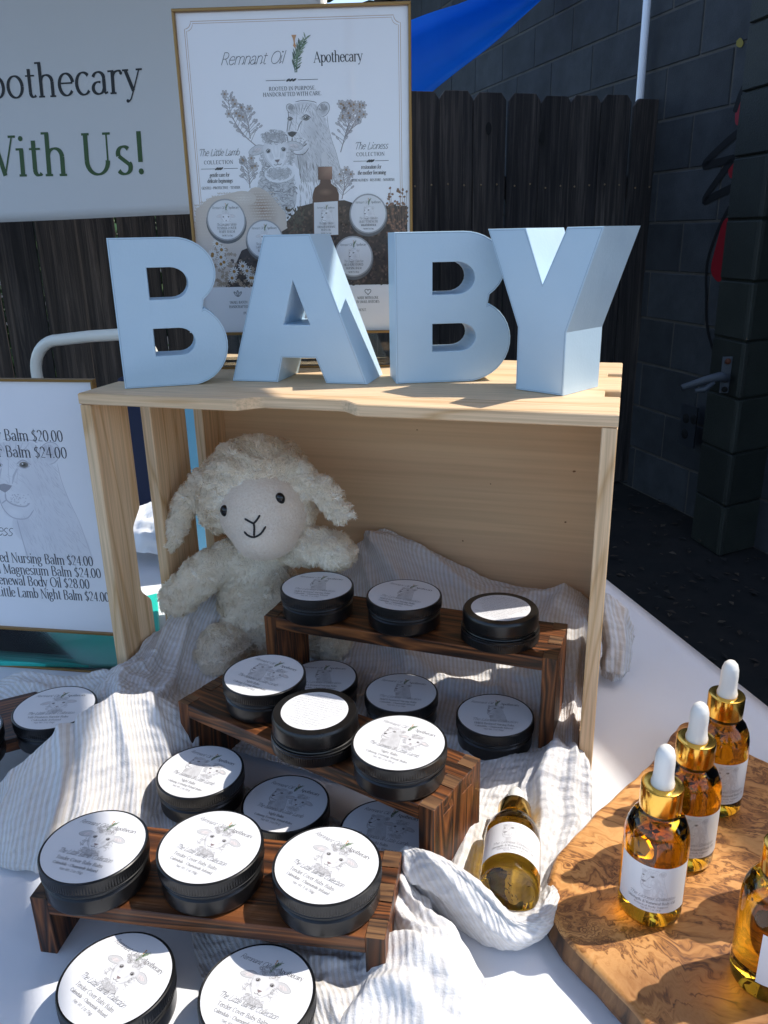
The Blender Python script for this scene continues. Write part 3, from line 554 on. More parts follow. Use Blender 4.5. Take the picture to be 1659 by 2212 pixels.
gstroke('graffiti_fill', [(0.1944, 0.8853), (0.2077, 0.8957), (0.2378, 0.8944), (0.251, 0.8211), (0.2062, 0.8187)], 0, GR, -.0028, True)
gstroke('graffiti_fill', [(0.1904, 0.6728), (0.214, 0.687), (0.251, 0.6809), (0.2604, 0.6277), (0.2076, 0.6344)], 0, GR, -.0028, True)
gstroke('graffiti_fill', [(0.1752, 0.4012), (0.20, 0.4777), (0.2591, 0.4901), (0.2767, 0.3904), (0.2299, 0.2563), (0.1586, 0.2917)], 0, GR, -.0028, True)
gstroke('graffiti_spot', [(0.160, 1.1000), (0.1803, 1.106), (0.1993, 1.0867), (0.1894, 1.0734), (0.1634, 1.0835)], 0, GY, -.0028, True)

# dark green masonry pier at the right edge of the view, its corner towards the table
PC = Vector((0.872, 2.486, 0)); dL = Vector((-.444, .896, 0)).normalized(); dR = Vector((.728, .685, 0)).normalized()
pier = thing('masonry_pier', 'dark green painted masonry pier at the far right edge, beside the graffiti wall', 'pier', (PC.x, PC.y, GZ), 0)
def P2(a, b): q = dR * a + dL * b; return (q.x, q.y)
prism('pier_core', [P2(.012, .012), P2(.80, .012), P2(.80, .21), P2(.012, .21)], 0, 16 * BH, GREENB, pier)
for r in range(16):
    z = r * BH; xs = [(0, BL), (BL, 2 * BL)] if r % 2 else [(0, BL / 2), (BL / 2, BL * 1.5), (BL * 1.5, BL * 2)]
    for a0, a1 in xs:
        bm = bmesh.new(); bbox(bm, a0 + .002, a1 - .005, 0, .02, .004, BH - .004, .004, 1); o = from_bm('masonry_block', bm, GREENB, pier); o.rotation_euler = (0, 0, math.atan2(dR.y, dR.x)); o.location = (0, 0, z)
    bm = bmesh.new(); bbox(bm, .0005, .205, -.02, -.0, .004, BH - .004, .004, 1); o = from_bm('masonry_block', bm, GREENB, pier); o.rotation_euler = (0, 0, math.atan2(dL.y, dL.x)); o.location = (0, 0, z)
STEEL = simple('dull_galvanised_steel', (0.055, 0.065, 0.08), .6); RUST = simple('rusty_bolt', (0.09, 0.025, 0.01), .8); HOLE = simple('dark_hole', (0.003, 0.003, 0.003), .9)
latch = thing('gate_latch', 'galvanised latch plate with a slanting bolt handle on the green pier', 'latch', (0.826, 2.540, -.052), R(12))
ct = [(-.016, -.066), (.016, -.066), (.018, .066), (-.018, .066)]
prism('back_plate', ct, 0, .006, STEEL, latch, bev=.001, plane='XZ')
tube('latch_rod', [(0.0, -.02, -.01), (-.03, -.03, -.0), (-.08, -.03, -.012), (-.16, -.03, -.04)], [.015, .017, .014, .012], STEEL, latch, 12)
tube('latch_lever', [(-.05, -.035, -.018), (-.08, -.036, -.045), (-.115, -.036, -.05)], [.009, .011, .009], STEEL, latch, 10)
for z_, m_ in ((.05, RUST), (-.052, HOLE)): tube('bolt_head', [(0, -.004, z_), (0, -.009, z_)], [.011, .010], m_, latch, 12)
kp = thing('wall_bracket', 'dark perforated steel bracket with round holes on the block wall', 'bracket', (0.765, 2.888, -.32), wang + math.pi)
prism('back_plate', [(-.05, -.085), (.05, -.085), (.05, .085), (-.05, .085)], -.03, -.022, simple('dark_plate', (0.022, 0.026, 0.032), .5), kp, bev=.001, plane='XZ')
for (px, pz) in ((-.012, .03), (.036, .035), (-.01, -.035)): tube('plate_hole', [(px, -.0302, pz), (px, -.0318, pz)], [.021, .02], HOLE, kp, 14)

# picket fence
f0 = Vector((-1.659, 1.981, 0)); f1 = Vector((0.541, 3.372, 0)); fd = (f1 - f0).normalized(); fang = math.atan2(fd.y, fd.x)
fence = thing('picket_fence', 'weathered dark wooden dog-ear picket fence behind the table', 'fence', (f0.x, f0.y, GZ), fang)
PW = .1400; FL = (f1 - f0).length; n = 0; x = FL - PW; fp = []
for k in range(3):
    w = PW; c_ = .028; top = 1.715; bm = bmesh.new()
    pts = [(0, 0.03), (w, 0.03), (w, top - c_), (w - c_ * .8, top), (c_ * .8, top), (0, top - c_)]
    fr = [bm.verts.new((px, -.009, pz)) for px, pz in pts]; bk = [bm.verts.new((px, .009, pz)) for px, pz in pts]
    bm.faces.new(fr); bm.faces.new(bk[::-1])
    for i in range(6): bm.faces.new((fr[(i + 1) % 6], fr[i], bk[i], bk[(i + 1) % 6]))
    bmesh.ops.recalc_face_normals(bm, faces=bm.faces); bmesh.ops.bevel(bm, geom=bm.edges[:], offset=.002, segments=1, affect='EDGES')
    fp.append(from_bm('picket', bm, PICKET, fence))
i = 0; NAIL = simple('nail_head', (0.28, 0.19, 0.10), .5); nl = None
knot = simple('wood_knot', (0.006, 0.005, 0.004), .8)
while x > -.9:
    o = fp[i] if i < 3 else fp[i % 3].copy()
    if i >= 3: C.objects.link(o)
    o.location = (x, rg.uniform(-.004, .004), rg.uniform(-.012, .012)); o.rotation_euler = (0, rg.uniform(-.004, .004), 0)
    for q in (.035, .105):
        if nl is None: nl = tube('nail', [(0, -.0095, 0), (0, -.012, 0)], [.0042, .0035], NAIL, o, 6); q_ = nl
        else: q_ = nl.copy(); C.objects.link(q_); q_.parent = o
        q_.location = (q, 0, 1.37 + rg.uniform(-.006, .006))
    i += 1; x -= PW + rg.choice([.0015, .002, .0025, .003])
for z_ in (.35, 1.37): box('rail', -.9, FL, .0135, .05, z_ - .045, z_ + .045, PICKET, fence, bev=.002)
for (s_, z_) in ((.62, 1.56), (.885, 1.59), (1.53, 1.30), (1.66, 1.31)):
    kx = FL - s_ * .9; kk = Canvas(); kk.fan(0, 0, .013, .024, (0, 0, 0), (0, 0, 0), 0, n=14)
    o = mk('knot', [(a, -.0135, b) for a, b, c2 in kk.V], kk.F, knot, fence); o.location = (kx, 0, z_)

# added leaf mass and tree crown beyond the fence
LEAF = [simple('hedge_leaf_dark', (0.018, 0.045, 0.012), .6), simple('hedge_leaf_mid', (0.045, 0.10, 0.022), .6), simple('hedge_leaf_light', (0.10, 0.18, 0.04), .6)]
def leafmass(name, cx, cy, cz, rx, ry, rz, n, parent=None, s=.05):
    V, F, M = [], [], []
    for i in range(n):
        a = rg.uniform(0, 6.28); e = math.asin(rg.uniform(-1, 1)); r = rg.uniform(.55, 1.0) * (1 + .25 * mnoise.noise(Vector((math.cos(a) * 3, math.sin(a) * 3, e * 3))))
        c0 = Vector((cx + rx * r * math.cos(a) * math.cos(e), cy + ry * r * math.sin(a) * math.cos(e), cz + rz * r * math.sin(e)))
        u = Vector((rg.gauss(0, 1), rg.gauss(0, 1), rg.gauss(0, 1))).normalized(); w = u.orthogonal().normalized(); q = s * rg.uniform(.6, 1.3); b = len(V)
        V += [c0 - u * q, c0 + w * q * .4, c0 + u * q, c0 - w * q * .4]; F.append((b, b + 1, b + 2, b + 3)); M.append(rg.choice([0, 0, 1, 1, 2]))
    return mk(name, V, F, LEAF, parent, mi=M)
tree = thing('leafy_tree', 'dark green leafy tree beyond the fence, glimpsed above the blue tarp', 'tree', (-1.6, 6.3, GZ))
BARK = simple('tree_bark', (0.05, 0.035, 0.025), .9)
tube('trunk', [(0, 0, 0), (.05, .02, 1.0), (0, .1, 2.0), (.1, .1, 4.3)], [.14, .11, .09, .04], BARK, tree, 10)
leafmass('crown', 0, 0, 4.3, 1.9, 1.2, 1.25, 16000, tree, .06)
added_hedge = leafmass('added_hedge', -2.4, 4.2, GZ + .75, 2.9, .8, 1.0, 12000, None, .055); tag(added_hedge, 'dense dark leaf mass, unseen, added behind the wooden fence to darken its gaps', 'added_hedge', kind='stuff')  # unseen greenery added to block bright sky between the pickets

# blue tarp slung behind the fence, white pole beside it
tp = [(-1.35, 3.17, .60), (-.837, 3.469, .85), (-.534, 3.648, 1.10), (-.237, 3.823, 1.34), (-.043, 3.945, 1.525), (.156, 4.073, 1.707)]
tq = [(-1.35, 3.45, 1.20), (-.96, 3.605, 1.336), (-.643, 3.739, 1.444), (-.394, 3.843, 1.526), (-.14, 3.952, 1.64), (.06, 4.043, 1.80)]
A = catmull(tp, 24); B = catmull(tq, 24); V = []; F = []
for i in range(24):
    for j in range(7):
        t = j / 6; q = A[i] * (1 - t) + B[i] * t; V.append((q[0], q[1] + .35 * math.sin(t * 3.14) * .3, q[2] - .02 * math.sin(t * 3.14) + .002 * math.sin(i * 1.3 + j)))
for i in range(23):
    for j in range(6): F.append((i * 7 + j, i * 7 + j + 1, (i + 1) * 7 + j + 1, (i + 1) * 7 + j))
o = mk('blue_tarp', V, F, TARP, smooth=True); tag(o, 'bright blue tarpaulin slung slantwise behind the fence beside the poster', 'tarp')
sm = o.modifiers.new('thick', 'SOLIDIFY'); sm.thickness = .002
pole = thing('canopy_pole', 'thin white metal pole standing behind the right end of the fence', 'pole', (.450, 3.385, GZ))
tube('pole_tube', [(0, 0, 0), (0, .0, 1.742), (0, .0, 3.2)], .017, simple('white_enamel_pole', (.88, .90, .93), .2), pole, 12)
tube('pole_collar', [(-.0, .0, .9), (-.0, .0, .96)], .02, STEEL, pole, 12)

# market canopy behind the banner: white frame bars with red and black straps at the top edge
cf = thing('overhead_bar', 'white canopy bar with red and black straps showing above the poster', 'overhead bar', (-.4, 2.1, 1.17), R(3))
tube('cross_bar', [(-.9, 0, .0), (.16, 0, .0)], .018, WHITEPAINT, cf, 10); tube('strap', [(.0, -.03, .03), (.05, -.03, -.002), (.12, -.03, .006), (.17, -.03, .03)], .006, simple('red_strap', (.35, .01, .01), .6), cf, 8)
tube('strap', [(-.03, -.035, .03), (.03, -.035, .0), (.15, -.035, .02)], .009, simple('black_strap', (.01, .01, .01), .6), cf, 8)

# ------------------------------------------------------------------ white vinyl banner with lettering
bth = R(-2.56); ban = thing('vinyl_banner', 'large white vinyl banner with black and green lettering hanging on the left', 'banner', (-.771, 1.151, 0), bth)
def bsag(s, z): return .012 * math.sin(s * 4.1 + z * 2) + .006 * math.sin(z * 9 - s * 3)
V, F = [], []
for i in range(61):
    for j in range(31):
        s_ = -.75 + 1.36 * i / 60; z_ = .503 + .003 * math.sin(s_ * 5) + .72 * j / 30; V.append((s_, bsag(s_, z_), z_))
for i in range(60):
    for j in range(30): F.append((i * 31 + j, (i + 1) * 31 + j, (i + 1) * 31 + j + 1, i * 31 + j + 1))
VINYL = simple('white_vinyl', (0.64, 0.64, 0.645), .6)
bs = mk('banner_sheet', V, F, VINYL, ban, True); sm = bs.modifiers.new('thick', 'SOLIDIFY'); sm.thickness = .0012; sm.offset = 1
c = Canvas(); c.text('Apothecary', .170, .762, .066, (.012, .012, .013), 'serif', 'r', fit=.500, rot=R(-1.8), arcn=26, gap=2, wgt=1.1)
c.build('banner_lettering', lambda x, y, z: (x, bsag(x, y) - .0015 - z, y), PRINTV, ban, zs=.0001)['kind'] = 'stuff'
c = Canvas(); c.text('Shop With Us!', .166, .5945, .086, (.035, .085, .02), 'serif', 'r', fit=.80, wgt=1.15, rot=R(-1.6), arcn=26, gap=2)
c.build('banner_lettering', lambda x, y, z: (x, bsag(x, y) - .0015 - z, y), PRINTV, ban, zs=.0001)['kind'] = 'stuff'
tube('hem_rope', [(-.75, .014, 1.235), (.61, .004, 1.235)], .004, WHITEPAINT, ban, 8)

# folding chair frame and a navy garment behind the crate
ch = thing('folding_chair', 'cream tubular metal chair with navy seat back behind the crate', 'chair', (0, 0, 0))
cx0, cx1, cy = -.79, -.485, .9
P = [(cx0 - .03, cy + .05, GZ), (cx0 - .012, cy, -.2), (cx0, cy, .16)]
for a in range(0, 91, 10): P.append((cx0 + .07 - .07 * math.cos(R(a)), cy, .18 + .07 * math.sin(R(a))))
P += [(-.64, cy, .259), (cx1 - .08, cy, .264)]
for a in range(90, -1, -10): P.append((cx1 - .07 + .07 * math.cos(R(a)), cy, .198 + .07 * math.sin(R(a))))
P += [(cx1 + .02, cy, -.2), (cx1 + .04, cy + .05, GZ)]
tube('back_frame', P, .0125, WHITEPAINT, ch, 14)
NAVY = simple('navy_fabric', (0.008, 0.014, 0.042), .85)
prism('seat_back', [(-.75, -.15), (-.52, -.15), (-.52, .10), (-.75, .10)], cy - .012, cy + .012, NAVY, ch, bev=.006, plane='XZ', seg=2)
prism('seat', [(-.77, .5), (-.50, .5), (-.50, .9), (-.77, .9)], -.30, -.28, NAVY, ch, bev=.006)
tube('leg', [(-.76, .5, -.30), (-.77, .42, GZ)], .011, WHITEPAINT, ch, 10); tube('leg', [(-.51, .5, -.30), (-.50, .42, GZ)], .011, WHITEPAINT, ch, 10)

# ------------------------------------------------------------------ table with its white cloth
e0 = Vector((.464, .448, 0)); ed = (Vector((.625, .171, 0)) - e0).normalized(); en = Vector((-ed.y, ed.x, 0)); en = en if en.x < 0 else -en
def tpnt(a, b): q = e0 + ed * a + en * b; return (q.x, q.y)
tab = thing('folding_table', 'folding table hidden under the white tablecloth', 'table')
prism('tabletop', [tpnt(-.62, .006), tpnt(1.5, .006), tpnt(1.5, 1.25), tpnt(-.62, 1.25)], -.035, -.004, simple('table_plastic', (.5, .5, .48), .6), tab, bev=.002)
for a, b in ((-.5, .12), (1.35, .12), (-.5, 1.1), (1.35, 1.1)):
    q = tpnt(a, b); tube('leg', [(q[0], q[1], -.035), (q[0], q[1], GZ)], .014, STEEL, tab, 10)
V, F = [], []; ring = []
NA, NB = 120, 70
for i in range(NA + 1):
    for j in range(NB + 1):
        q = tpnt(-.63 + 2.14 * i / NA, 1.26 * j / NB); V.append((q[0], q[1], 0.0))
for i in range(NA):
    for j in range(NB): F.append((i * (NB + 1) + j, (i + 1) * (NB + 1) + j, (i + 1) * (NB + 1) + j + 1, i * (NB + 1) + j + 1))
per = [i * (NB + 1) for i in range(NA + 1)] + [NA * (NB + 1) + j for j in range(1, NB + 1)] + [i * (NB + 1) + NB for i in range(NA - 1, -1, -1)] + [j for j in range(NB - 1, 0, -1)]
cen = e0 + ed * .44 + en * .63; prev = per
for k, (dz, o_) in enumerate(((-.003, .003), (-.012, .006), (-.12, .012), (-.35, .03), (-.60, .045))):
    cur = []
    for t, vi in enumerate(per):
        x, y, z = V[vi]; d = Vector((x - cen.x, y - cen.y, 0)).normalized(); w = o_ + (.012 * k * .4 * math.sin(t * .55) if k > 1 else 0)
        V.append((x + d.x * w, y + d.y * w, dz)); cur.append(len(V) - 1)
    for t in range(len(per)): F.append((prev[t], prev[(t + 1) % len(per)], cur[(t + 1) % len(per)], cur[t]))
    prev = cur
tag(mk('tablecloth', V, F, TABLECLOTH, smooth=True), 'plain white cloth covering the whole table, its edge cutting the dark ground at right', 'tablecloth')

# ------------------------------------------------------------------ wooden crate on its side
CW, CD, CH, T = .46, .2513, .325, .0115
cr = thing('wooden_crate', 'unfinished pine crate lying on its side as a display shelf', 'crate', (0, 0, 0.0005))
zt = CH - .010
def ss(t): t = max(0, min(1, t)); return t * t * (3 - 2 * t)
# top board: hand-hold scooped out of the front edge, finger-joint notches at both ends
def scoop(a, b, dep, n=9):
    L = []
    for i in range(n): t = i / (n - 1); L.append((a + (.022) * t, dep * ss(t)))
    for i in range(n): t = i / (n - 1); L.append((b - .022 + .022 * t, dep * (1 - ss(t))))
    return L
fr = [(0, 0)] + scoop(.150, .262, .0155) + [(CW, 0)]
right = [(CW, .068), (CW - .0125, .068), (CW - .0125, .094), (CW, .094), (CW, .166), (CW - .0125, .166), (CW - .0125, .185), (CW, .185), (CW, CD)]
left = [(0, CD), (0, .185), (.0125, .185), (.0125, .166), (0, .166), (0, .094), (.0125, .094), (.0125, .068), (0, .068)]
left = [(0, CD), (0, .194), (.0125, .194), (.0125, .158), (0, .158), (0, .0915), (.0125, .0915), (.0125, .0625), (0, .0625)]
prism('top_board', fr + right + left, zt, CH, PINE[0], cr, bev=.0009)
prism('bottom_board', [(0, 0), (CW, 0), (CW, CD), (0, CD)], 0, .010, PINE[0], cr, bev=.0009)
box('back_panel', .0, CW, CD - .006, CD + .0005, .0, zt - .0004, PLY, cr, bev=.0005)
def side(x0, name='side_board'):
    z0, z1 = .0104, zt - .0004; ys = [(0.0, .055), (.0915, .158), (.194, CD - .0065)] if x0 < .1 else [(0.0, .068), (.094, .166), (.185, CD - .0065)]
    for k, (a, b) in enumerate(ys):
        if k == 0:   # hand-hold scooped out of the inner edge
            n = 9; e = []
            zc0, zc1, dp = .098, .205, .0155
            for i in range(n): t = i / (n - 1); e.append((b - dp * ss(t), zc0 + .022 * t))
            for i in range(n): t = i / (n - 1); e.append((b - dp * (1 - ss(t)), zc1 - .022 + .022 * t))
            pts = [(a, z0), (b, z0)] + e + [(b, z1), (a, z1)]
        else: pts = [(a, z0), (b, z0), (b, z1), (a, z1)]
        o = prism(name, pts, 0, T, PINE[2], cr, bev=.0008, plane='XZ'); o.rotation_euler = (0, 0, R(90)); o.location = (x0 + T, 0, 0)
side(0.0002); side(CW - T - .0002)
KN = simple('pine_knot', (.22, .10, .04), .7)
for kx, kz, kr in ((.419, .210, .0012), (.247, .247, .0007), (.413, .152, .0009), (.33, .19, .0006), (.30, .12, .0008)):
    kk = Canvas(); kk.fan(0, 0, kr * 1.3, kr, (0, 0, 0), (0, 0, 0), 0, n=10, jit=.2); o = mk('wood_knot', [(a, -.0003, b) for a, b, c2 in kk.V], kk.F, KN, cr); o.location = (kx, CD - .006, kz)

# ------------------------------------------------------------------ framed signs
def sign(name, label, x, y, th, w, zb, zg, zt_, flip=0):
    s = thing(name, label, 'sign', (x, y, zb), th)
    H = zt_ - zb; g = zg - zb; f = .0026
    box('acrylic_pane', 0, w, -.0, .004, 0, g - f, ACRYLIC, s, bev=0)
    box('paper_print_backing', f, w - f, .001, .0035, g, H - f, simple(name + '_paper', (.74, .74, .76), .6), s, bev=0)
    for nm, a in (('frame_bar', (0, w, -.003, .0045, H - f, H)), ('frame_bar', (0, f, -.003, .0045, g, H - f)), ('frame_bar', (w - f, w, -.003, .0045, g, H - f)), ('frame_bar', (0, w, -.003, .0045, g - f, g)), ('base_bar', (0, w, -.0035, -.0002, 0, .0022))): box(nm, *a, GOLDF, s, bev=.0004)
    box('foot_plate', 0, w, .0042, .062, 0, .003, ACRYLIC, s, bev=0)
    return s
sg = sign('poster_sign', 'tall gold framed poster with lamb and lioness drawing standing on the crate', .0471, .1449, R(14), .215, .3255, .362, .6475)
def gold_rules(c, w, h, m1, m2, col, bottom=0.0):
    for m_, wd_ in ((m1, .0005), (m2, .0004)):
        k = .006; x0, x1, y0, y1 = m_, w - m_, bottom + m_, h - m_; P = []
        for (cx, cy, a0, a1) in ((x0, y0, 90, 0), (x1, y0, 180, 90), (x1, y1, 270, 180), (x0, y1, 360, 270)):
            for i in range(7): a = R(a0 + (a1 - a0) * i / 6); P.append((cx + k * math.cos(a), cy + k * math.sin(a)))
        P.append(P[0]); c.stroke(P, wd_, col, 3)
PWD, PHT = .2086, .2823   # printed area, origin at its lower-left corner
def pm(X, Y):   # measured on a 1659 px enlargement of the sign -> metres on the print
    xl = 660 + (Y - 40) * .108; u = (X - xl) / (1580 - xl); t = (1268 - Y) / 1240.0; v = t + .05 * t * (1 - t); return (u * PWD, v * PHT)
c = Canvas(); PB = (.86, .855, .88); WHITE_, WHITE = WHITE, PB
c.poly([(0, 0), (PWD, 0), (PWD, PHT), (0, PHT)], PB, 0)
gd = (.50, .33, .22); gold_rules(c, PWD, PHT, .0065, .0082, gd, .004)
K = (.035, .033, .035); sc = PWD / 915
def T_(st, X, Y, h, fit=None, style='serif', col=K, anchor='c', **k): x, y = pm(X, Y); c.text(st, x, y, h * sc, col, style, anchor, fit=(fit * sc if fit else None), lay=22, **k)
x, y = pm(1090, 222); c.text('Remnant Oil', x, y, 44 * sc, K, 'script', 'r', fit=258 * sc, lay=22, arcn=18, wgt=.85)
x, y = pm(1210, 222); c.text('Apothecary', x, y, 38 * sc, K, 'serif', 'l', fit=196 * sc, lay=22, arcn=16)
x, y = pm(1145, 195); sprig(c, x, y, 118 * sc, 22)
def rule(X0, X1, Y):
    a, b = pm(X0, Y), pm(X1, Y); m_ = (a[0] + b[0]) / 2; g_ = (b[0] - a[0]) * .12
    c.stroke([a, (m_ - g_, a[1])], .0004, K, 22); c.stroke([(m_ + g_, a[1]), b], .0004, K, 22)
    for q in (-.6, -.1, .4): c.fan(m_ + q * g_, a[1], .0022, .0009, K, K, 22, rot=.5, n=8)
rule(1020, 1226, 284)
T_('ROOTED IN PURPOSE.', 1126, 322, 14, 192, gap=6, wgt=1.2); T_('HANDCRAFTED WITH CARE.', 1126, 343, 14, 240, gap=5, wgt=1.2)
# flowering branches
def branch(pts, seed, w=.0007, flip=1):
    rr = random.Random(seed); P = [tuple(q) for q in catmull([pm(*q) for q in pts], 16)]; col = (.30, .27, .27); c.stroke(P, [w * 1.3] * 8 + [w] * 8, col, 4)
    for i, q in enumerate(P[2:]):
        for d in (-1, 1):
            a = R(90) + d * R(rr.uniform(25, 60)); L = rr.uniform(.006, .012) * (1.1 - i / 22); e = (q[0] + L * math.cos(a), q[1] + L * math.sin(a)); c.stroke([q, e], w * .6, col, 4)
            if i > 5 and rr.random() < .4:
                for k in range(6): an = k * 1.047; c.fan(e[0] + .0022 * math.cos(an), e[1] + .0022 * math.sin(an), .0016, .0011, (.62, .58, .57), (.36, .33, .33), 5, rot=an, n=7)
                c.fan(e[0], e[1], .001, .001, (.3, .2, .12), (.3, .2, .12), 6, n=6)
            else: c.fan(e[0], e[1], .0021, .001, lerp(col, PB, .55), col, 5, rot=a, n=7)
branch([(985, 530), (930, 480), (885, 410), (870, 345)], 1); branch([(960, 500), (950, 440), (938, 395)], 2); branch([(960, 690), (955, 640), (945, 590)], 3)
branch([(1315, 560), (1335, 490), (1350, 430), (1330, 390)], 4); branch([(1335, 500), (1370, 450), (1385, 395)], 5); branch([(1320, 740), (1330, 690), (1325, 640)], 6)
# lioness and lamb drawing
x, y = pm(1176, 448); lion_art(c, x, y, 76 * sc, (.10, .085, .08), 3.4, 9, lay=6)
x, y = pm(1075, 560); 
c.poly([pm(*q) for q in ((1015, 620), (1000, 680), (985, 790), (1130, 800), (1135, 640), (1100, 600))], (.66, .655, .67), 5)
c.fan(*pm(1065, 720), 85 * sc, 105 * sc, (.66, .655, .67), (.60, .59, .60), 6)
curls(c, random.Random(8), *pm(1065, 700), 80 * sc, 108 * sc, 420, 9 * sc, (.22, .21, .22), 10)
for i in range(120):
    X, Y = random.Random(i * 7 + 1).uniform(1150, 1290), random.Random(i * 3 + 2).uniform(580, 780); a, b = pm(X, Y), pm(X + 6, Y + 32); c.stroke([a, ((a[0] + b[0]) / 2, (a[1] + b[1]) / 2), b], [.0001, .0005, .0001], (.30, .28, .28), 9)
x, y = pm(1062, 552); lamb_art(c, x, y, 58 * sc, (.10, .09, .09), 2.6, 6, .08, lay=14)
T_('The Little Lamb', 835, 562, 26, 170, 'script', wgt=1.1); T_('COLLECTION', 836, 594, 14, 124, gap=5, wgt=1.2); rule(766, 912, 612); T_('gentle care for', 840, 643, 15, 84, 'italic', wgt=1.3); T_('delicate beginnings', 842, 666, 15, 108, 'italic', wgt=1.3); T_('GENTLE * PROTECTIVE * TENDER', 846, 691, 10, 163, wgt=1.2)
T_('The Lioness', 1432, 551, 26, 138, 'script', wgt=1.1); T_('COLLECTION', 1432, 577, 14, 118, gap=5, wgt=1.2); rule(1365, 1502, 596); T_('restoration for', 1434, 626, 15, 84, 'italic', wgt=1.3); T_('the mother becoming', 1436, 648, 15, 118, 'italic', wgt=1.3); T_('STRENGTHEN * RESTORE * NOURISH', 1441, 674, 10, 178, wgt=1.2)
# photographic lower half: knitted blanket, dark soil, dried flowers
rr = random.Random(21); DK = (.045, .030, .026)
c.poly([pm(*q) for q in ((1000, 880), (1110, 820), (1160, 765), (1230, 748), (1330, 745), (1400, 770), (1572, 772), (1574, 1082), (870, 1082), (900, 960))], DK, 13)
for i in range(1500):
    X, Y = rr.uniform(890, 1572), rr.uniform(770, 1080)
    if (X < 1100 and Y < 890) or (X < 1000 and Y < 960): continue
    q = pm(X, Y); r = rr.uniform(.0005, .0016); cc = rr.choice([(.10, .06, .045), (.02, .014, .012), (.16, .10, .075), (.07, .05, .035)]); c.fan(q[0], q[1], r * 1.6, r, cc, lerp(cc, DK, .6), 14, rot=rr.uniform(0, 3), n=6)
c.fan(*pm(1262, 810), 100 * sc, 60 * sc, (.07, .045, .036), (.04, .028, .024), 14); c.fan(*pm(1550, 970), 70 * sc, 84 * sc, (.09, .05, .035), (.05, .03, .022), 15)
bl = [(748, 770), (800, 725), (900, 705), (985, 702), (1050, 730), (1100, 790), (1108, 850), (1020, 900), (930, 935), (870, 1082), (765, 1082), (745, 900)]
c.poly([pm(*q) for q in bl], (.60, .52, .46), 14)
c.fan(*pm(1010, 770), 60 * sc, 90 * sc, (.34, .22, .16), (.60, .52, .46), 15, rot=.5); c.fan(*pm(930, 730), 60 * sc, 30 * sc, (.72, .66, .60), (.60, .52, .46), 15)
for i in range(60):
    for j in range(34):
        X, Y = 745 + i * 6.4 + (j % 2) * 3.2, 708 + j * 11.2
        inside = (X + (Y - 700) * .15 > 770 or True) and Y > 705 + max(0, (840 - X)) * .5 and Y < (905 if X > 1000 else (940 if X > 925 else 1080 - (X - 765) * .0)) and X < 1100 - max(0, 790 - Y) * .55 and X < 860 + max(0, (980 - Y)) * 1.1
        if inside: q = pm(X, Y); s_ = rr.uniform(.8, 1.1); c.fan(q[0], q[1], .00062 * s_, .0010 * s_, (.74, .69, .63), (.52, .43, .37), 16, rot=.5 * (-1) ** i, n=6)
for i in range(150):
    X, Y = rr.uniform(815, 985), rr.uniform(905, 1080)
    if X - 815 > (Y - 890) * 1.5: continue
    q = pm(X, Y); big = rr.random() < .13
    if big:
        for k in range(11): an = k * .571; c.fan(q[0] + .0030 * math.cos(an), q[1] + .0030 * math.sin(an), .0021, .0007, (.74, .72, .70), (.62, .58, .54), 18, rot=an, n=6)
        c.fan(q[0], q[1], .0016, .0016, (.42, .22, .04), (.25, .12, .03), 19, n=8)
    else:
        for k in range(5): an = k * 1.257; c.fan(q[0] + .0011 * math.cos(an), q[1] + .0011 * math.sin(an), .0009, .0006, (.50, .40, .30), (.26, .18, .12), 17, rot=an, n=5)
for i in range(70):
    X = rr.uniform(1495, 1572); Y = rr.uniform(700, 880); q = pm(X, Y); c.fan(q[0], q[1], .0013, .0011, (.34, .19, .12), (.18, .09, .06), 18, rot=rr.uniform(0, 3), n=6, jit=.3)
    if i % 3 == 0: c.stroke([q, pm(1540 + (X - 1530) * .5, 900)], .0003, (.20, .12, .09), 17)
for i in range(40):
    X = rr.uniform(1118, 1175); Y = rr.uniform(770, 870); q = pm(X, Y); c.fan(q[0], q[1], .0022, .0007, (.05, .05, .04), (.09, .08, .06), 18, rot=rr.uniform(.5, 2.5), n=6)
def ptin(X, Y, r, kind, l1, l2, l3, lay=30):
    x, y = pm(X, Y); r = r * sc
    c.fan(x, y - r * .12, r * 1.03, r * 1.03, (.20, .20, .21), (.12, .12, .125), lay, n=32); c.fan(x, y, r, r, (.45, .45, .46), (.33, .33, .34), lay + 1, n=32); c.fan(x, y, r * .93, r * .93, (.72, .72, .74), (.70, .70, .72), lay + 2, n=32)
    branding(c, x + r * .05, y + r * .52, r * 1.45, r * .12, lay + 4, .9)
    (lamb_art if kind == 'lamb' else lion_art)(c, x, y + r * .12, r * .24, (.25, .23, .24), .4, 3, lay=lay + 5)
    c.text('The Lioness Collection' if kind != 'lamb' else 'The Little Lamb Collection', x, y - r * .28, r * .12, K, 'script', 'c', fit=r * 1.0, lay=lay + 14)
    for k, t in enumerate((l1, l2, l3)): c.text(t, x, y - r * (.45 + .17 * k), r * (.115 if k < 2 else .08), K, 'serif', 'c', fit=r * (1.0 if k < 1 else .8 if k < 2 else .55), lay=lay + 14)
ptin(868, 812, 84, 'lamb', 'TENDER COVER', 'BABY BALM', 'Net Wt. 2 oz (56g)'); ptin(1020, 893, 80, 'lamb', 'SAFE PASTURES', 'BARRIER BALM', 'Net Wt. 2 oz (56g)')
ptin(1422, 800, 79, 'lion', 'QUIET STRENGTH', 'MAGNESIUM BALM', 'Net Wt. 2 oz (56g)'); ptin(1364, 968, 84, 'lion', 'HELD & RESTORED', 'NURSING BALM', 'Net Wt. 4 oz (113 g)'); ptin(1160, 955, 70, 'lion', 'NIGHT BALM', 'RITUAL', 'Net Wt. 2 oz')
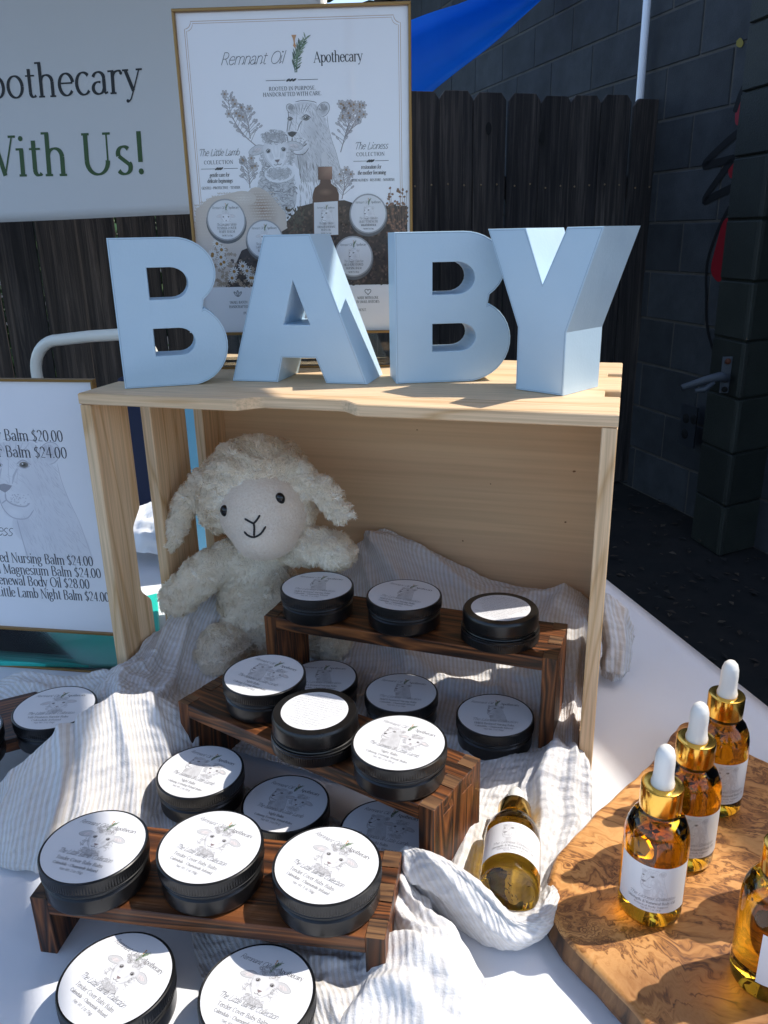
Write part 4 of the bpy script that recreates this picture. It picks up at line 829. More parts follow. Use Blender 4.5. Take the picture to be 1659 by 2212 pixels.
# bottle
def Bp(pts, col, lay, cols=None): c.poly([pm(*q) for q in pts], col, lay, cols)
Bp([(1240, 612), (1240, 570), (1246, 556), (1258, 556), (1264, 570), (1266, 612)], (.66, .65, .66), 30)
Bp([(1227, 664), (1227, 614), (1282, 614), (1282, 664)], (.30, .15, .09), 31, cols=[(.10, .045, .03), (.16, .07, .045), (.42, .24, .16), (.20, .09, .06)])
Bp([(1208, 884), (1206, 720), (1214, 695), (1234, 680), (1236, 664), (1276, 664), (1278, 680), (1298, 695), (1308, 720), (1308, 884)], (.10, .045, .03), 31)
c.fan(*pm(1256, 712), 34 * sc, 16 * sc, (.22, .12, .08), (.10, .045, .03), 32)
Bp([(1213, 882), (1211, 752), (1304, 748), (1306, 880)], (.68, .68, .70), 33)
x, y = pm(1258, 800); lion_art(c, x, y, 21 * sc, (.22, .2, .2), .5, 3, lay=35); branding(c, *pm(1260, 776), 80 * sc, 7 * sc, 35, .9)
T_2 = lambda st, Y, f, s_, h: c.text(st, *pm(1259, Y), h * sc, K, s_, 'c', fit=f * sc, lay=46)
T_2('The Lioness Collection', 838, 62, 'script', 9); T_2('STRENGTH & RENEWAL', 852, 76, 'serif', 8); T_2('BODY OIL', 864, 42, 'serif', 8); T_2('Net Wt. 2 oz (56g)', 876, 46, 'serif', 6)
# bottom strip
c.poly([pm(735, 1268), pm(1580, 1268), pm(1577, 1085), pm(725, 1085)], PB, 15)
gold_rules(c, PWD, PHT, .0065, .0082, gd, .004)
for d in (-1, 0, 1): q = pm(919, 1122); a = R(90 + d * 38); c.fan(q[0] + .0032 * math.cos(a), q[1] + .0032 * math.sin(a), .0032, .0013, PB, (.12, .12, .12), 24, rot=a, n=12)
T_('SMALL BATCH', 922, 1150, 11, 78, wgt=1.2); T_('HANDCRAFTED', 923, 1168, 11, 84, wgt=1.2); T_('MADE WITH LOVE', 1420, 1140, 11, 92, wgt=1.2); T_('IN SMALL BATCHES', 1420, 1156, 11, 100, wgt=1.2)
T_('PU', 950, 1195, 11, 18, wgt=1.2, gap=3); T_('MOST.', 1398, 1189, 11, 40, wgt=1.2, gap=3)
q = pm(1420, 1110); hp = [(q[0] + .0021 * .35 * 16 * math.sin(t) ** 3 / 10, q[1] + .0021 * .35 * (13 * math.cos(t) - 5 * math.cos(2 * t) - 2 * math.cos(3 * t) - math.cos(4 * t)) / 10) for t in [i * .2618 for i in range(25)]]
hp = [((a - q[0]) * 2.6 + q[0], (b - q[1]) * 2.6 + q[1]) for a, b in hp]; c.stroke(hp, .0005, K, 24)
c.build('poster_print', lambda x, y, z: (.0032 + x, .0009 - z, .0365 + y), PRINTG, sg, zs=.000012)
WHITE = WHITE_

ps = sign('price_sign', 'gold framed price list sign with balm prices at the left edge', -.192 - .0525, .047 - .0066, R(7.2), .215, .0, .050, .3255)
c = Canvas(); WHITE_, WHITE = WHITE, (.83, .83, .87); S0 = .0525 - .0032; Z0 = .050
c.poly([(0, 0), (PWD, 0), (PWD, .2723), (0, .2723)], WHITE, 0)
lion_art(c, .070 + S0, .178, .033, (.52, .51, .57), 2.6, 12, lay=1)
def pt(st, sr, z, h, fit, style='serif'): c.text(st, S0 + sr, z - Z0, h, (.05, .05, .06), style, 'r', fit=fit, lay=12, arcn=14, wgt=.9)
pt('Baby Balm $20.00', .1205, .2622, .0118, .094); pt('Barrier Balm $24.00', .1222, .2450, .0118, .110); pt('The Lioness', .0443, .158, .013, .075, 'script')
pt('Held & Restored Nursing Balm $24.00', .1330, .1275, .0112, .172); pt('Quiet Strength Magnesium Balm $24.00', .1400, .1140, .0112, .185); pt('Strength & Renewal Body Oil $28.00', .1250, .1008, .0112, .166); pt('The Lioness & Little Lamb Night Balm $24.00', .1455, .0866, .0112, .196)
c.build('price_print', lambda x, y, z: (.0032 + x, .0009 - z, .0500 + y), PRINTG, ps, zs=.000012)
WHITE = WHITE_

# ------------------------------------------------------------------ blue card letters B A B Y
def arc(cx, cy, rx, ry, a0, a1, n=14): return [(cx + rx * math.cos(R(a0 + (a1 - a0) * i / n)), cy + ry * math.sin(R(a0 + (a1 - a0) * i / n))) for i in range(n + 1)]
def B_shape(w=.098, h=.1285):
    k = w / .098
    out = [(0, 0), (.066 * k, 0)] + arc(.062 * k, .036, .036 * k, .036, -75, 62, 14) + [(.0775 * k, .0665)] + arc(.056 * k, .0985, .036 * k, .030, -50, 90, 14) + [(0, h)]
    h1 = [(.031 * k, .0275), (.031 * k, .0515)] + arc(.054 * k, .0395, .014 * k, .012, 90, -90, 12)
    h2 = [(.031 * k, .0765), (.031 * k, .1035)] + arc(.051 * k, .090, .0155 * k, .0135, 90, -90, 12)
    return out, [h1[:2] + h1[2:], h2]
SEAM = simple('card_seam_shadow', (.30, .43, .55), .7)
def letter(name, label, pts, holes, x, y, th, D):
    t = thing(name, label, 'letter', (x, y, CH + .0008), th)
    prism('letter_body', pts, 0, D, LETTER, t, bev=.0007, holes=holes, plane='XZ', seg=2)
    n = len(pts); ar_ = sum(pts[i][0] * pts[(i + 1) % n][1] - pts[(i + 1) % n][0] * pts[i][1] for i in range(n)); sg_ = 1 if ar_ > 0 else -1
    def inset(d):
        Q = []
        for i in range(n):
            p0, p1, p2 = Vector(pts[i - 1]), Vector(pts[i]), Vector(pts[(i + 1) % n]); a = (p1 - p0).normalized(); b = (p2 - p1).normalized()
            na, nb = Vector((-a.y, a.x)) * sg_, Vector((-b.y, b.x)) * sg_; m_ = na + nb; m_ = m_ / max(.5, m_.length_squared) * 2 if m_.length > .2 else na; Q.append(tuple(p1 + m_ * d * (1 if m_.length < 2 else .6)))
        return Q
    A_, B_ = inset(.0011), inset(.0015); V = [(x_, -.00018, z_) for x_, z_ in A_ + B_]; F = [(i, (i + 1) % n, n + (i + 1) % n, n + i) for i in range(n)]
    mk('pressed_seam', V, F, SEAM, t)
    return t
o_, h_ = B_shape(.0945); letter('card_letter_b', 'pale blue letter B on the left end, turned away from the poster', o_, h_, .0319, .0247, R(31.5), .034)
A_o = [(0, 0), (.0455, 0), (.0515, .0225), (.0835, .0225), (.0925, 0), (.1312, 0), (.0835, .1285), (.0405, .1285)]; A_h = [[(.0545, .052), (.0655, .090), (.0795, .052)]]
letter('card_letter_a', 'pale blue letter A, second in the row of four', A_o, A_h, .1101, .0811, R(1.8), .056)
o_, h_ = B_shape(.1035); letter('card_letter_b', 'pale blue letter B standing between the A and the Y', o_, h_, .2665, .0925, R(23), .046)
Y_o = [(0, 0), (.0468, 0), (.0468, .0505), (.0745, .1295), (.0425, .1295), (.0225, .087), (.0045, .1295), (-.0335, .1295), (0, .052)]
letter('card_letter_y', 'pale blue letter Y at the right end of the row', Y_o, [], .3738, .0851, R(-28.5), .055)

# ------------------------------------------------------------------ charred-wood display risers
def riser(name, label, x, y, th, L, Wd, H, rz=None, t=.0125, group='charred wooden display risers'):
    s = thing(name, label, 'riser', (x, y, 0), th, group)
    nf = 5; fw = Wd / nf
    # top board with fingers cut into both ends, each leg's fingers fill the gaps
    pts = [(t, 0), (L - t, 0)]
    for k in range(nf):
        xx = L if k % 2 else L - t; pts += [(xx, k * fw), (xx, (k + 1) * fw)]
    for k in range(nf - 1, -1, -1):
        xx = 0 if k % 2 else t; pts += [(xx, (k + 1) * fw), (xx, k * fw)]
    q = []
    for p_ in pts:
        if not q or (abs(q[-1][0] - p_[0]) + abs(q[-1][1] - p_[1]) > 1e-6): q.append(p_)
    if abs(q[0][0] - q[-1][0]) + abs(q[0][1] - q[-1][1]) < 1e-6: q.pop()
    prism('top_board', q, H - t, H, BURNT[0], s, bev=.0005)
    for x0 in (0, L - t):
        pl = [(0, 0), (Wd, 0), (Wd, H + .0003)]
        for k in range(nf - 1, -1, -1):
            zz = H + .0003 if k % 2 == 0 else H - t - .0002; pl += [((k + 1) * fw - .00015, zz), (k * fw + .00015, zz)]
        qq = []
        for p_ in pl:
            if not qq or (abs(qq[-1][0] - p_[0]) + abs(qq[-1][1] - p_[1]) > 1e-6): qq.append(p_)
        o = prism('leg', qq, -t, 0, [BURNT[2], BURNTEND], s, bev=.0004, plane='XZ')
        o.rotation_euler = (0, 0, R(90)); o.location = (x0, 0, 0)
        for f in o.data.polygons:
            if f.normal.z > .9 and f.center.z > H - .001: f.material_index = 1
        o.data.update()
    return s
r_low = riser('display_riser', 'lowest charred wood riser in front, carrying three lamb tins in the sun', .1120, -.2679, R(7.09), .2363, .0744, .046)
r_mid = riser('display_riser', 'middle charred wood riser set askew, carrying two night balm tins and an upturned tin', .1134, -.0745, R(-18.05), .2567, .0691, .076)
r_top = riser('display_riser', 'tallest charred wood riser inside the crate with three tins on top', .1479, .0329, R(-3.2), .2778, .0691, .1093)
r_left = riser('display_riser', 'charred wood riser at the left edge half buried under striped muslin', -.195, -.278, R(43.5), .29, .0744, .043)

# ------------------------------------------------------------------ balm tins
tin_prof = [(.0300, .0000), (.0322, .0003), (.0333, .0015), (.0336, .003), (.0336, .0125), (.0330, .0132), (.0324, .0138), (.0324, .0145), (.0335, .0150), (.0338, .0157), (.0335, .0163), (.0327, .0167)]
lid_prof = [(.0325, .0166), (.0344, .0167), (.0349, .0172), (.0349, .0178), (.0345, .0182), (.0345, .0190), (.0350, .0194), (.0350, .0262), (.0348, .0270), (.0342, .0275), (.0335, .0272)]
LBL = {k: tin_label(k) for k in ('lamb', 'barrier', 'night', 'lion', 'back')}
def make_tin(kind, label, up=True):
    t = thing('balm_tin', label, 'tin', group='black balm tins')
    n = 240; b = lathe('tin_body', tin_prof, 96, BLACKM, t, sharp=35)
    l = lathe('screw_lid', lid_prof, n, BLACKM, t, knurl=(.0194, .0262, .0348, .00032), sharp=25)
    if up:
        LBL[kind].build('paper_label', lambda x, y, z: (x * .0331, y * .0331, .0274 + z), PRINT, t, zs=.000014)
    else:
        for o in (b, l):
            for v in o.data.vertices: v.co.z = .0275 - v.co.z; v.co.y = -v.co.y
            o.data.update()
        LBL[kind].build('paper_label', lambda x, y, z: (x * .0262, y * .0262, .0277 + z), PRINT, t, zs=.000014)
        for v in b.data.vertices:
            if v.co.z > .0272: v.co.z = .0275
    return t
ZT, ZM, ZL = .1099, .0767, .0467
tins = [
 ('lion', .1957, .0539, ZT, 4, 'lioness tin on the tallest riser, leftmost, in front of the lamb toy'),
 ('lion', .2814, .0549, ZT, -9, 'lioness tin on the tallest riser, middle of the three'),
 ('back', .3719, .0485, ZT, -14, 'upturned tin with small half-shaded text label, right end of the tallest riser'),
 ('night', .1890, -.0580, ZM, -13, 'night balm tin with lioness and lamb in full shade, left end of the middle riser'),
 ('back', .2500, -.0985, ZM, -8, 'upturned tin with round ingredients label, centre of the middle riser'),
 ('night', .3240, -.1205, ZM, -12, 'sunlit night balm tin at the right end of the middle riser'),
 ('lion', .1990, .0465, .0150, 10, 'shaded lioness tin under the tallest riser, partly hidden behind a night balm tin'),
 ('lion', .2815, .0400, .0150, 4, 'lioness tin under the tallest riser with a sunlit sliver on top, middle of three'),
 ('lion', .3730, .0250, .0150, 6, 'shaded lioness tin under the right end of the tallest riser'),
 ('night', .1560, -.1190, .0180, -9, 'half sunlit night balm tin on the muslin left of the middle riser leg'),
 ('night', .2290, -.1180, .0010, -6, 'night balm tin in shade with bright lower edge, below the middle riser front'),
 ('night', .3140, -.1270, .0010, -2, 'dark shaded night balm tin under the right end of the middle riser'),
 ('lamb', .1470, -.2415, ZL, 0, 'lamb tin on the lowest riser, leftmost, its left half shaded'),
 ('lamb', .2220, -.2215, ZL, -10, 'lamb tin on the lowest riser, middle of the three'),
 ('lamb', .3020, -.2165, ZL, -17, 'lamb tin on the lowest riser, right end beside the finger joints'),
 ('lamb', .1915, -.2925, .0010, -18, 'lamb tin on the tablecloth at the bottom edge, left of the two'),
 ('lamb', .2785, -.2785, .0010, -8, 'lamb tin on the tablecloth at the bottom edge, right of the two'),
 ('barrier', .0095, -.1030, .0437, 17, 'barrier balm lamb tin on the left riser behind the muslin'),
 ('barrier', -.045, -.1560, .0437, 15, 'tin on the left riser cut off by the left edge of the view')]
proto_t = {}
for k, x, y, z, a, lab in tins:
    if k not in proto_t: proto_t[k] = make_tin(k, lab, k != 'back'); o = proto_t[k]
    else: o = copy_tree(proto_t[k]); o['label'] = lab
    o.location = (x, y, z); o.rotation_euler = (0, 0, R(a))

# ------------------------------------------------------------------ olive wood board with its live edge
obp = [(.4345, -.150), (.4365, -.120), (.446, -.095), (.462, -.060), (.484, -.022), (.506, .018), (.522, .056), (.534, .085), (.548, .092), (.566, .078), (.60, .049), (.66, .01), (.72, -.06), (.735, -.16), (.71, -.26), (.65, -.33), (.58, -.33), (.535, -.285), (.501, -.238), (.472, -.207), (.450, -.185), (.438, -.166)]
ring = [tuple(q) for q in catmull(obp + [obp[0]], 141)[:-1]]
ob = thing('olive_board', 'thick olive wood serving board with burl grain and dark live edge at right', 'board')
cxo = sum(p[0] for p in ring) / len(ring); cyo = sum(p[1] for p in ring) / len(ring); BT = .0215
V, F, M = [], [], []; NR_ = len(ring)
lv = [(.006, .0006), (.001, .003), (-.0005, .009), (.0008, .015), (.0015, BT - .0025), (.0035, BT - .0004), (.0055, BT)]
for k, (ins, z) in enumerate(lv):
    for i, (x, y) in enumerate(ring):
        a = ring[(i - 1) % NR_]; b = ring[(i + 1) % NR_]; nx, ny = -(b[1] - a[1]), b[0] - a[0]; l = math.hypot(nx, ny); nx /= l; ny /= l
        if (cxo - x) * nx + (cyo - y) * ny < 0: nx, ny = -nx, -ny
        w = ins + .0016 * mnoise.noise(Vector((x * 60, y * 60, z * 150))) * (1 if k < 6 else .3); V.append((x + nx * w, y + ny * w, z))
for k in range(len(lv) - 1):
    for i in range(NR_): F.append((k * NR_ + i, k * NR_ + (i + 1) % NR_, (k + 1) * NR_ + (i + 1) % NR_, (k + 1) * NR_ + i)); M.append(1 if k < 4 else 0)
F.append(tuple((len(lv) - 1) * NR_ + i for i in range(NR_))); M.append(0); F.append(tuple(range(NR_))[::-1]); M.append(1)
bo = mk('board_body', V, F, [OLIVE, OLIVEEDGE], ob, mi=M); bo.location = (0, 0, .0006)
bm = bmesh.new(); bm.from_mesh(bo.data); bmesh.ops.recalc_face_normals(bm, faces=bm.faces); bm.to_mesh(bo.data); bm.free()
for f in bo.data.polygons: f.use_smooth = len(f.vertices) == 4

# ------------------------------------------------------------------ dropper bottles of body oil
gp = [(.0165, 0), (.0190, .0006), (.0203, .0030), (.0207, .0070), (.0207, .0560), (.0203, .0625), (.0190, .0685), (.0165, .0740), (.0135, .0775), (.0112, .0792), (.0106, .0810), (.0106, .0850)]
def make_bottle(label, group='amber dropper bottles'):
    t = thing('dropper_bottle', label, 'bottle', group=group)
    lathe('glass_body', gp, 64, AMBER, t, sharp=50)
    lathe('gold_collar', [(.0118, .0812), (.0129, .0815), (.0131, .0822), (.0131, .0975), (.0128, .0984), (.0120, .0987), (.0078, .0985), (.0075, .0975)], 64, GOLD, t, sharp=50)
    lathe('neck_ring', [(.0104, .0782), (.0117, .0785), (.0119, .0800), (.0117, .0811)], 40, simple('amber_neck', (.05, .022, .002), .1), t)
    lathe('rubber_bulb', [(.0072, .0978), (.0074, .1000), (.0066, .1030), (.0062, .1080), (.0063, .1150), (.0060, .1200), (.0048, .1240), (.0028, .1262), (.0008, .1268)], 40, RUBBER, t, sharp=60)
    c = Canvas(); Rr = .02085; a0 = R(140); hw = a0 / 2 * Rr; zb, zt2 = .0145, .0500
    for i in range(40):
        xa, xb = -hw + 2 * hw * i / 40, -hw + 2 * hw * (i + 1) / 40; c.n = 0; c.poly([(xa, zb), (xb, zb), (xb, zt2), (xa, zt2)], WHITE, 0)
    lion_art(c, -.0015, .0410, .0064, (.42, .40, .41), 1.2, 4, lay=2)
    tx = (.16, .15, .16); c.text('The Lioness Collection', 0, .0248, .0024, tx, 'script', 'c', fit=.030, lay=12, wgt=1.2); c.text('Strength & Renewal Body Oil', 0, .0212, .0020, tx, 'serif', 'c', fit=.031, lay=12); c.text('Botanical Body Support', 0, .0186, .0014, tx, 'serif', 'c', fit=.022, lay=12); c.text('Net Wt. 2 oz (56 g)', 0, .0164, .0013, tx, 'serif', 'c', fit=.013, lay=12)
    c.build('paper_label', lambda x, y, z: ((Rr + z) * math.sin(x / Rr), -(Rr + z) * math.cos(x / Rr), y), PRINT, t, zs=.000014, smooth=False)
    V, F = [], []; r2 = random.Random(5)
    for i in range(60):
        a = r2.uniform(0, 6.28); rr = r2.uniform(0, .0175); z = r2.choice([r2.uniform(.002, .014), r2.uniform(.054, .066), r2.uniform(.060, .070)]); rr = min(rr, .012 if z > .06 else .018)
        c0 = Vector((rr * math.cos(a), rr * math.sin(a), z)); u = Vector((r2.gauss(0, 1), r2.gauss(0, 1), r2.gauss(0, 1))).normalized(); w = u.orthogonal().normalized(); q = r2.uniform(.0008, .0032); b = len(V)
        V += [c0 - u * q, c0 + w * q * .35, c0 + u * q, c0 - w * q * .35]; F.append((b, b + 1, b + 2, b + 3))
    h = mk('herb_flakes', V, F, HERB, t); h['kind'] = 'stuff'
    return t
bz = .0224
bt = make_bottle('amber dropper bottle nearest the camera on the left half of the olive board')
bt.location = (.5035, -.1440, bz); bt.rotation_euler = (0, 0, R(-2))
for x, y, z, a, lab in ((.5275, -.0880, bz, 14, 'amber dropper bottle in the middle of the left row on the olive board'), (.5535, -.0230, bz, 16, 'amber dropper bottle farthest back on the olive board'),
                        (.5960, -.1180, bz, 40, 'amber dropper bottle behind the nearest right one, mostly cut by the right edge'), (.5700, -.1830, bz, 42, 'amber dropper bottle at the right edge, nearest the bottom corner')):
    copy_thing(bt, (x, y, z), R(a), lab)
lay = copy_thing(bt, (0, 0, 0), 0, 'amber dropper bottle lying tilted in the folded white muslin pouch')
# lying: its foot points to the camera, the dropper back towards the crate
foot = Vector((.4125, -.1690, .0330)); axis = (Vector((.4025, -.0540, .0200)) - foot).normalized()
yv = Vector((-.02, -.35, -1)); yv = (yv - axis * yv.dot(axis)).normalized(); yv = -yv   # label side (-y local) up towards the viewer
ly = -yv; zx = axis; xv = ly.cross(zx).normalized()
m3 = Matrix((xv, ly, zx)).transposed(); lay.rotation_mode = 'QUATERNION'; lay.rotation_quaternion = m3.to_quaternion(); lay.location = foot

# ------------------------------------------------------------------ canopy roof that shades the left half of the stall (its edge and the wall top frame the sunlit strip)
can = thing('market_canopy', 'white market canopy roof over the left side of the stall', 'canopy')
E0 = Vector((.900, .357, 1.40)); Ed = Vector((.61, -.79, 0)).normalized(); En = Vector((-.79, -.61, 0)).normalized()
def cpt(a, b, z): q = E0 + Ed * a + En * b; return (q.x, q.y, z)
CANM, nt, b = mat('white_canopy_fabric'); b.inputs['Base Color'].default_value = (.75, .76, .79, 1); b.inputs['Roughness'].default_value = .8
trn = nd(nt, 'ShaderNodeBsdfTranslucent'); trn.inputs[0].default_value = (.55, .57, .62, 1); mx = nd(nt, 'ShaderNodeMixShader'); mx.inputs[0].default_value = .35; nt.links.new(b.outputs[0], mx.inputs[1]); nt.links.new(trn.outputs[0], mx.inputs[2]); nt.links.new(mx.outputs[0], [q for q in nt.nodes if q.type == 'OUTPUT_MATERIAL'][0].inputs[0])
V, F = [], []
for i in range(13):
    for j in range(13):
        a = -2.35 + 4.0 * i / 12; b = 1.7 * j / 12; V.append(cpt(a, b, 1.40 + .55 * min(min(i, 12 - i) / 6, min(j, 12 - j) / 6)))
for i in range(12):
    for j in range(12): F.append((i * 13 + j, (i + 1) * 13 + j, (i + 1) * 13 + j + 1, i * 13 + j + 1))
o = mk('canopy_roof', V, F, CANM, can); sm = o.modifiers.new('thick', 'SOLIDIFY'); sm.thickness = .003
for i, (a, b) in enumerate(((1.62, .03), (-2.32, .03), (1.62, 1.67), (-2.32, 1.67))):
    q = cpt(a, b, 0); tube('canopy_leg', [(q[0], q[1], GZ), (q[0], q[1], 1.40)], .016, WHITEPAINT, can, 8)

# ------------------------------------------------------------------ plush lamb
lamb = thing('plush_lamb', 'fluffy cream plush lamb toy sitting in the left of the crate', 'soft toy', (.105, .12, .012))
LO = Vector(lamb.location)
def ell(bm, c, r, rot=(0, 0, 0), sub=3):
    q = bmesh.ops.create_icosphere(bm, subdivisions=sub, radius=1.0); M_ = Matrix.Translation(Vector(c) - LO) @ Matrix.Rotation(R(rot[2]), 4, 'Z') @ Matrix.Rotation(R(rot[1]), 4, 'Y') @ Matrix.Rotation(R(rot[0]), 4, 'X')
    for v in q['verts']: v.co = M_ @ Vector((v.co.x * r[0], v.co.y * r[1], v.co.z * r[2]))
def limb(bm, pts, rs, flat=(1, 1, 1)):
    P = catmull(pts, 9); Q = np.interp(np.linspace(0, 1, 9), np.linspace(0, 1, len(rs)), rs)
    for p_, r_ in zip(P, Q): ell(bm, p_, (r_ * flat[0], r_ * flat[1], r_ * flat[2]), sub=2)
bm = bmesh.new()
ell(bm, (.098, .130, .072), (.047, .039, .057)); ell(bm, (.103, .124, .122), (.034, .031, .034))
ell(bm, (.101, .130, .205), (.064, .052, .050), (0, -10, 0)); ell(bm, (.103, .128, .224), (.053, .044, .035), (0, -8, 0))
ell(bm, (.064, .118, .186), (.019, .024, .028)); ell(bm, (.150, .120, .196), (.023, .026, .034))
limb(bm, [(.050, .116, .218), (.028, .106, .184), (.012, .100, .148)], [.012, .015, .0105], (.85, .55, 1.1))
limb(bm, [(.150, .116, .234), (.182, .106, .217), (.207, .098, .197)], [.012, .0155, .0125], (1.1, .55, .85))
limb(bm, [(.074, .116, .132), (.046, .096, .112), (.024, .084, .090)], [.018, .0210, .0190])
limb(bm, [(.140, .116, .146), (.172, .108, .156), (.200, .102, .153)], [.0175, .0200, .0180])
limb(bm, [(.082, .108, .046), (.074, .080, .042), (.070, .064, .034)], [.022, .0235, .0215])
limb(bm, [(.135, .135, .040), (.162, .130, .040), (.182, .122, .042)], [.020, .021, .021])
me = bpy.data.meshes.new('tmp'); bm.to_mesh(me); bm.free(); tmp = bpy.data.objects.new('tmp', me); C.objects.link(tmp)
rm = tmp.modifiers.new('r', 'REMESH'); rm.mode = 'VOXEL'; rm.voxel_size = .0030
s_ = tmp.modifiers.new('s', 'SMOOTH'); s_.iterations = 6; s_.factor = .6
dg = bpy.context.evaluated_depsgraph_get(); bme = bpy.data.meshes.new_from_object(tmp.evaluated_get(dg)); bpy.data.objects.remove(tmp); bpy.data.meshes.remove(me)
def plush_mat(name, c0, c1, sc, bs):
    m, nt, b = mat(name); v = coords(nt, rnd=False); n = nd(nt, 'ShaderNodeTexNoise', Scale=sc, Detail=4.0, Roughness=.6); nt.links.new(v, n.inputs['Vector'])
    nt.links.new(ramp(nt, n.outputs['Fac'], [(.3, c0), (.7, c1)]), b.inputs['Base Color']); setp(b, Roughness=.95, Sheen_Weight=.35, Subsurface_Weight=.0); bump(nt, b, n.outputs['Fac'], bs, .002); return m
WOOL = plush_mat('cream_wool_backing', (.74, .68, .58), (.86, .81, .72), 160, .8); FACE = plush_mat('short_cream_plush', (.74, .62, .50), (.83, .73, .62), 420, .5)
m, nt, b = mat('cream_wool_locks'); v = coords(nt, rnd=False); n = nd(nt, 'ShaderNodeTexNoise', Scale=60.0, Detail=3.0); nt.links.new(v, n.inputs['Vector'])
oc = ramp(nt, n.outputs['Fac'], [(.3, (.94, .86, .73)), (.7, (.98, .93, .83))]); df = nd(nt, 'ShaderNodeBsdfDiffuse'); trn = nd(nt, 'ShaderNodeBsdfTranslucent'); nt.links.new(oc, df.inputs[0]); nt.links.new(oc, trn.inputs[0])
mx = nd(nt, 'ShaderNodeMixShader'); mx.inputs[0].default_value = .45; nt.links.new(df.outputs[0], mx.inputs[1]); nt.links.new(trn.outputs[0], mx.inputs[2]); nt.links.new(mx.outputs[0], [q for q in nt.nodes if q.type == 'OUTPUT_MATERIAL'][0].inputs[0]); nt.nodes.remove(b); LOCKS = m
bm = bmesh.new(); ell(bm, (.122, .104, .190), (.046, .042, .043), sub=4); ell(bm, (.129, .093, .174), (.035, .038, .029), (0, -10, 0), sub=4)
me = bpy.data.meshes.new('tmp'); bm.to_mesh(me); bm.free(); tmp = bpy.data.objects.new('tmp', me); C.objects.link(tmp)
rm = tmp.modifiers.new('r', 'REMESH'); rm.mode = 'VOXEL'; rm.voxel_size = .0018; s_ = tmp.modifiers.new('s', 'SMOOTH'); s_.iterations = 22; s_.factor = .7
dg = bpy.context.evaluated_depsgraph_get(); fme = bpy.data.meshes.new_from_object(tmp.evaluated_get(dg)); bpy.data.objects.remove(tmp); bpy.data.meshes.remove(me); fme.name = 'face'; fme.materials.clear(); fme.materials.append(FACE); fme.polygons.foreach_set('use_smooth', [True] * len(fme.polygons))
fo = bpy.data.objects.new('face', fme); link(fo, lamb)
from mathutils.bvhtree import BVHTree
ftree = BVHTree.FromPolygons([v.co for v in fme.vertices], [tuple(f.vertices) for f in fme.polygons])
nv = len(bme.vertices); co = np.zeros(nv * 3); bme.vertices.foreach_get('co', co); co = co.reshape(-1, 3); no = np.zeros(nv * 3); bme.vertices.foreach_get('normal', no); no = no.reshape(-1, 3)
h = .0022 * fbm(co[:, 0] * 90 + co[:, 1] * 60 + 40, co[:, 2] * 130 + 40, 3) + .0016 * np.sin(co[:, 2] * 620 + 7 * fbm(co[:, 0] * 40 + 9, co[:, 1] * 40 + co[:, 2] * 30 + 9, 2))
co2 = co + no * h[:, None]
fc = np.array([.125, .100, .186]) - np.array(LO); fr_ = np.array([.050, .045, .046])
bme.vertices.foreach_set('co', co2.ravel()); bme.update(); bme.name = 'body'; bme.materials.clear(); bme.materials.append(WOOL); bme.polygons.foreach_set('use_smooth', [True] * len(bme.polygons))
body = bpy.data.objects.new('body', bme); link(body, lamb)
bme.calc_loop_triangles(); tri = np.zeros(len(bme.loop_triangles) * 3, dtype=np.int32); bme.loop_triangles.foreach_get('vertices', tri); tri = tri.reshape(-1, 3)
a, b_, c_ = co2[tri[:, 0]], co2[tri[:, 1]], co2[tri[:, 2]]; ar = np.linalg.norm(np.cross(b_ - a, c_ - a), axis=1); rs = np.random.RandomState(4); NL = 130000
ti = rs.choice(len(tri), NL, p=ar / ar.sum()); u_ = rs.rand(NL, 1); v_ = rs.rand(NL, 1); sw = (u_ + v_) > 1; u_ = np.where(sw, 1 - u_, u_); v_ = np.where(sw, 1 - v_, v_)
P = a[ti] + (b_ - a)[ti] * u_ + (c_ - a)[ti] * v_; Nn = no[tri[ti, 0]]
inn = (((P - fc) / (fr_ * 1.10)) ** 2).sum(1)
inside = np.zeros(len(P), bool)
for i_ in np.nonzero(inn < 1.6)[0]:
    hc, hn, _, hd = ftree.find_nearest(Vector(P[i_])); inside[i_] = (Vector(P[i_]) - hc).dot(hn) < .0004
hood = (P - fc)[:, 2] > .0335 + .12 * (P - fc)[:, 0]
keep = ~inside & (~(inn < .60) | hood) & ~((P[:, 1] < fc[1] - .008) & ((((P - fc)[:, [0, 2]] / (fr_[[0, 2]] * .80)) ** 2).sum(1) < 1) & ~hood)
P = P[keep]; Nn = Nn[keep]; n_ = len(P)
fx = fbm(P[:, 0] * 115 + 3, P[:, 2] * 115 + P[:, 1] * 80 + 3, 2); fz = fbm(P[:, 2] * 120 + 30, P[:, 0] * 100 + P[:, 1] * 85 + 60, 2)
D = np.stack([fx * 2.6, fz * 1.6 - .15, -.55 + fz * 1.5], 1) + rs.normal(0, .15, (n_, 3)); D -= Nn * (D * Nn).sum(1)[:, None]; D /= np.linalg.norm(D, axis=1)[:, None] + 1e-9
Sd = np.cross(Nn, D); tw = rs.uniform(-.6, .6, (n_, 1)); Sd = Sd + Nn * tw; Sd /= np.linalg.norm(Sd, axis=1)[:, None]
Ln = (.0042 * rs.uniform(.6, 1.25, n_) * (1 + .5 * fbm(P[:, 0] * 120 + 5, P[:, 2] * 150 + 5, 1)))[:, None]; Wd_ = .00042 * rs.uniform(.6, 1.4, (n_, 1))
near = np.clip((inn[keep] - 1.0) / .25, .6, 1)[:, None]; Ln = Ln * near
Cr = rs.normal(0, .22, (n_, 3))
q0 = P - Nn * .001; q1 = P + Ln * (.42 * Nn + .22 * D); q2 = P + Ln * (.60 * Nn + .60 * D + .4 * Cr); q3 = P + Ln * (.45 * Nn + .95 * D + Cr)
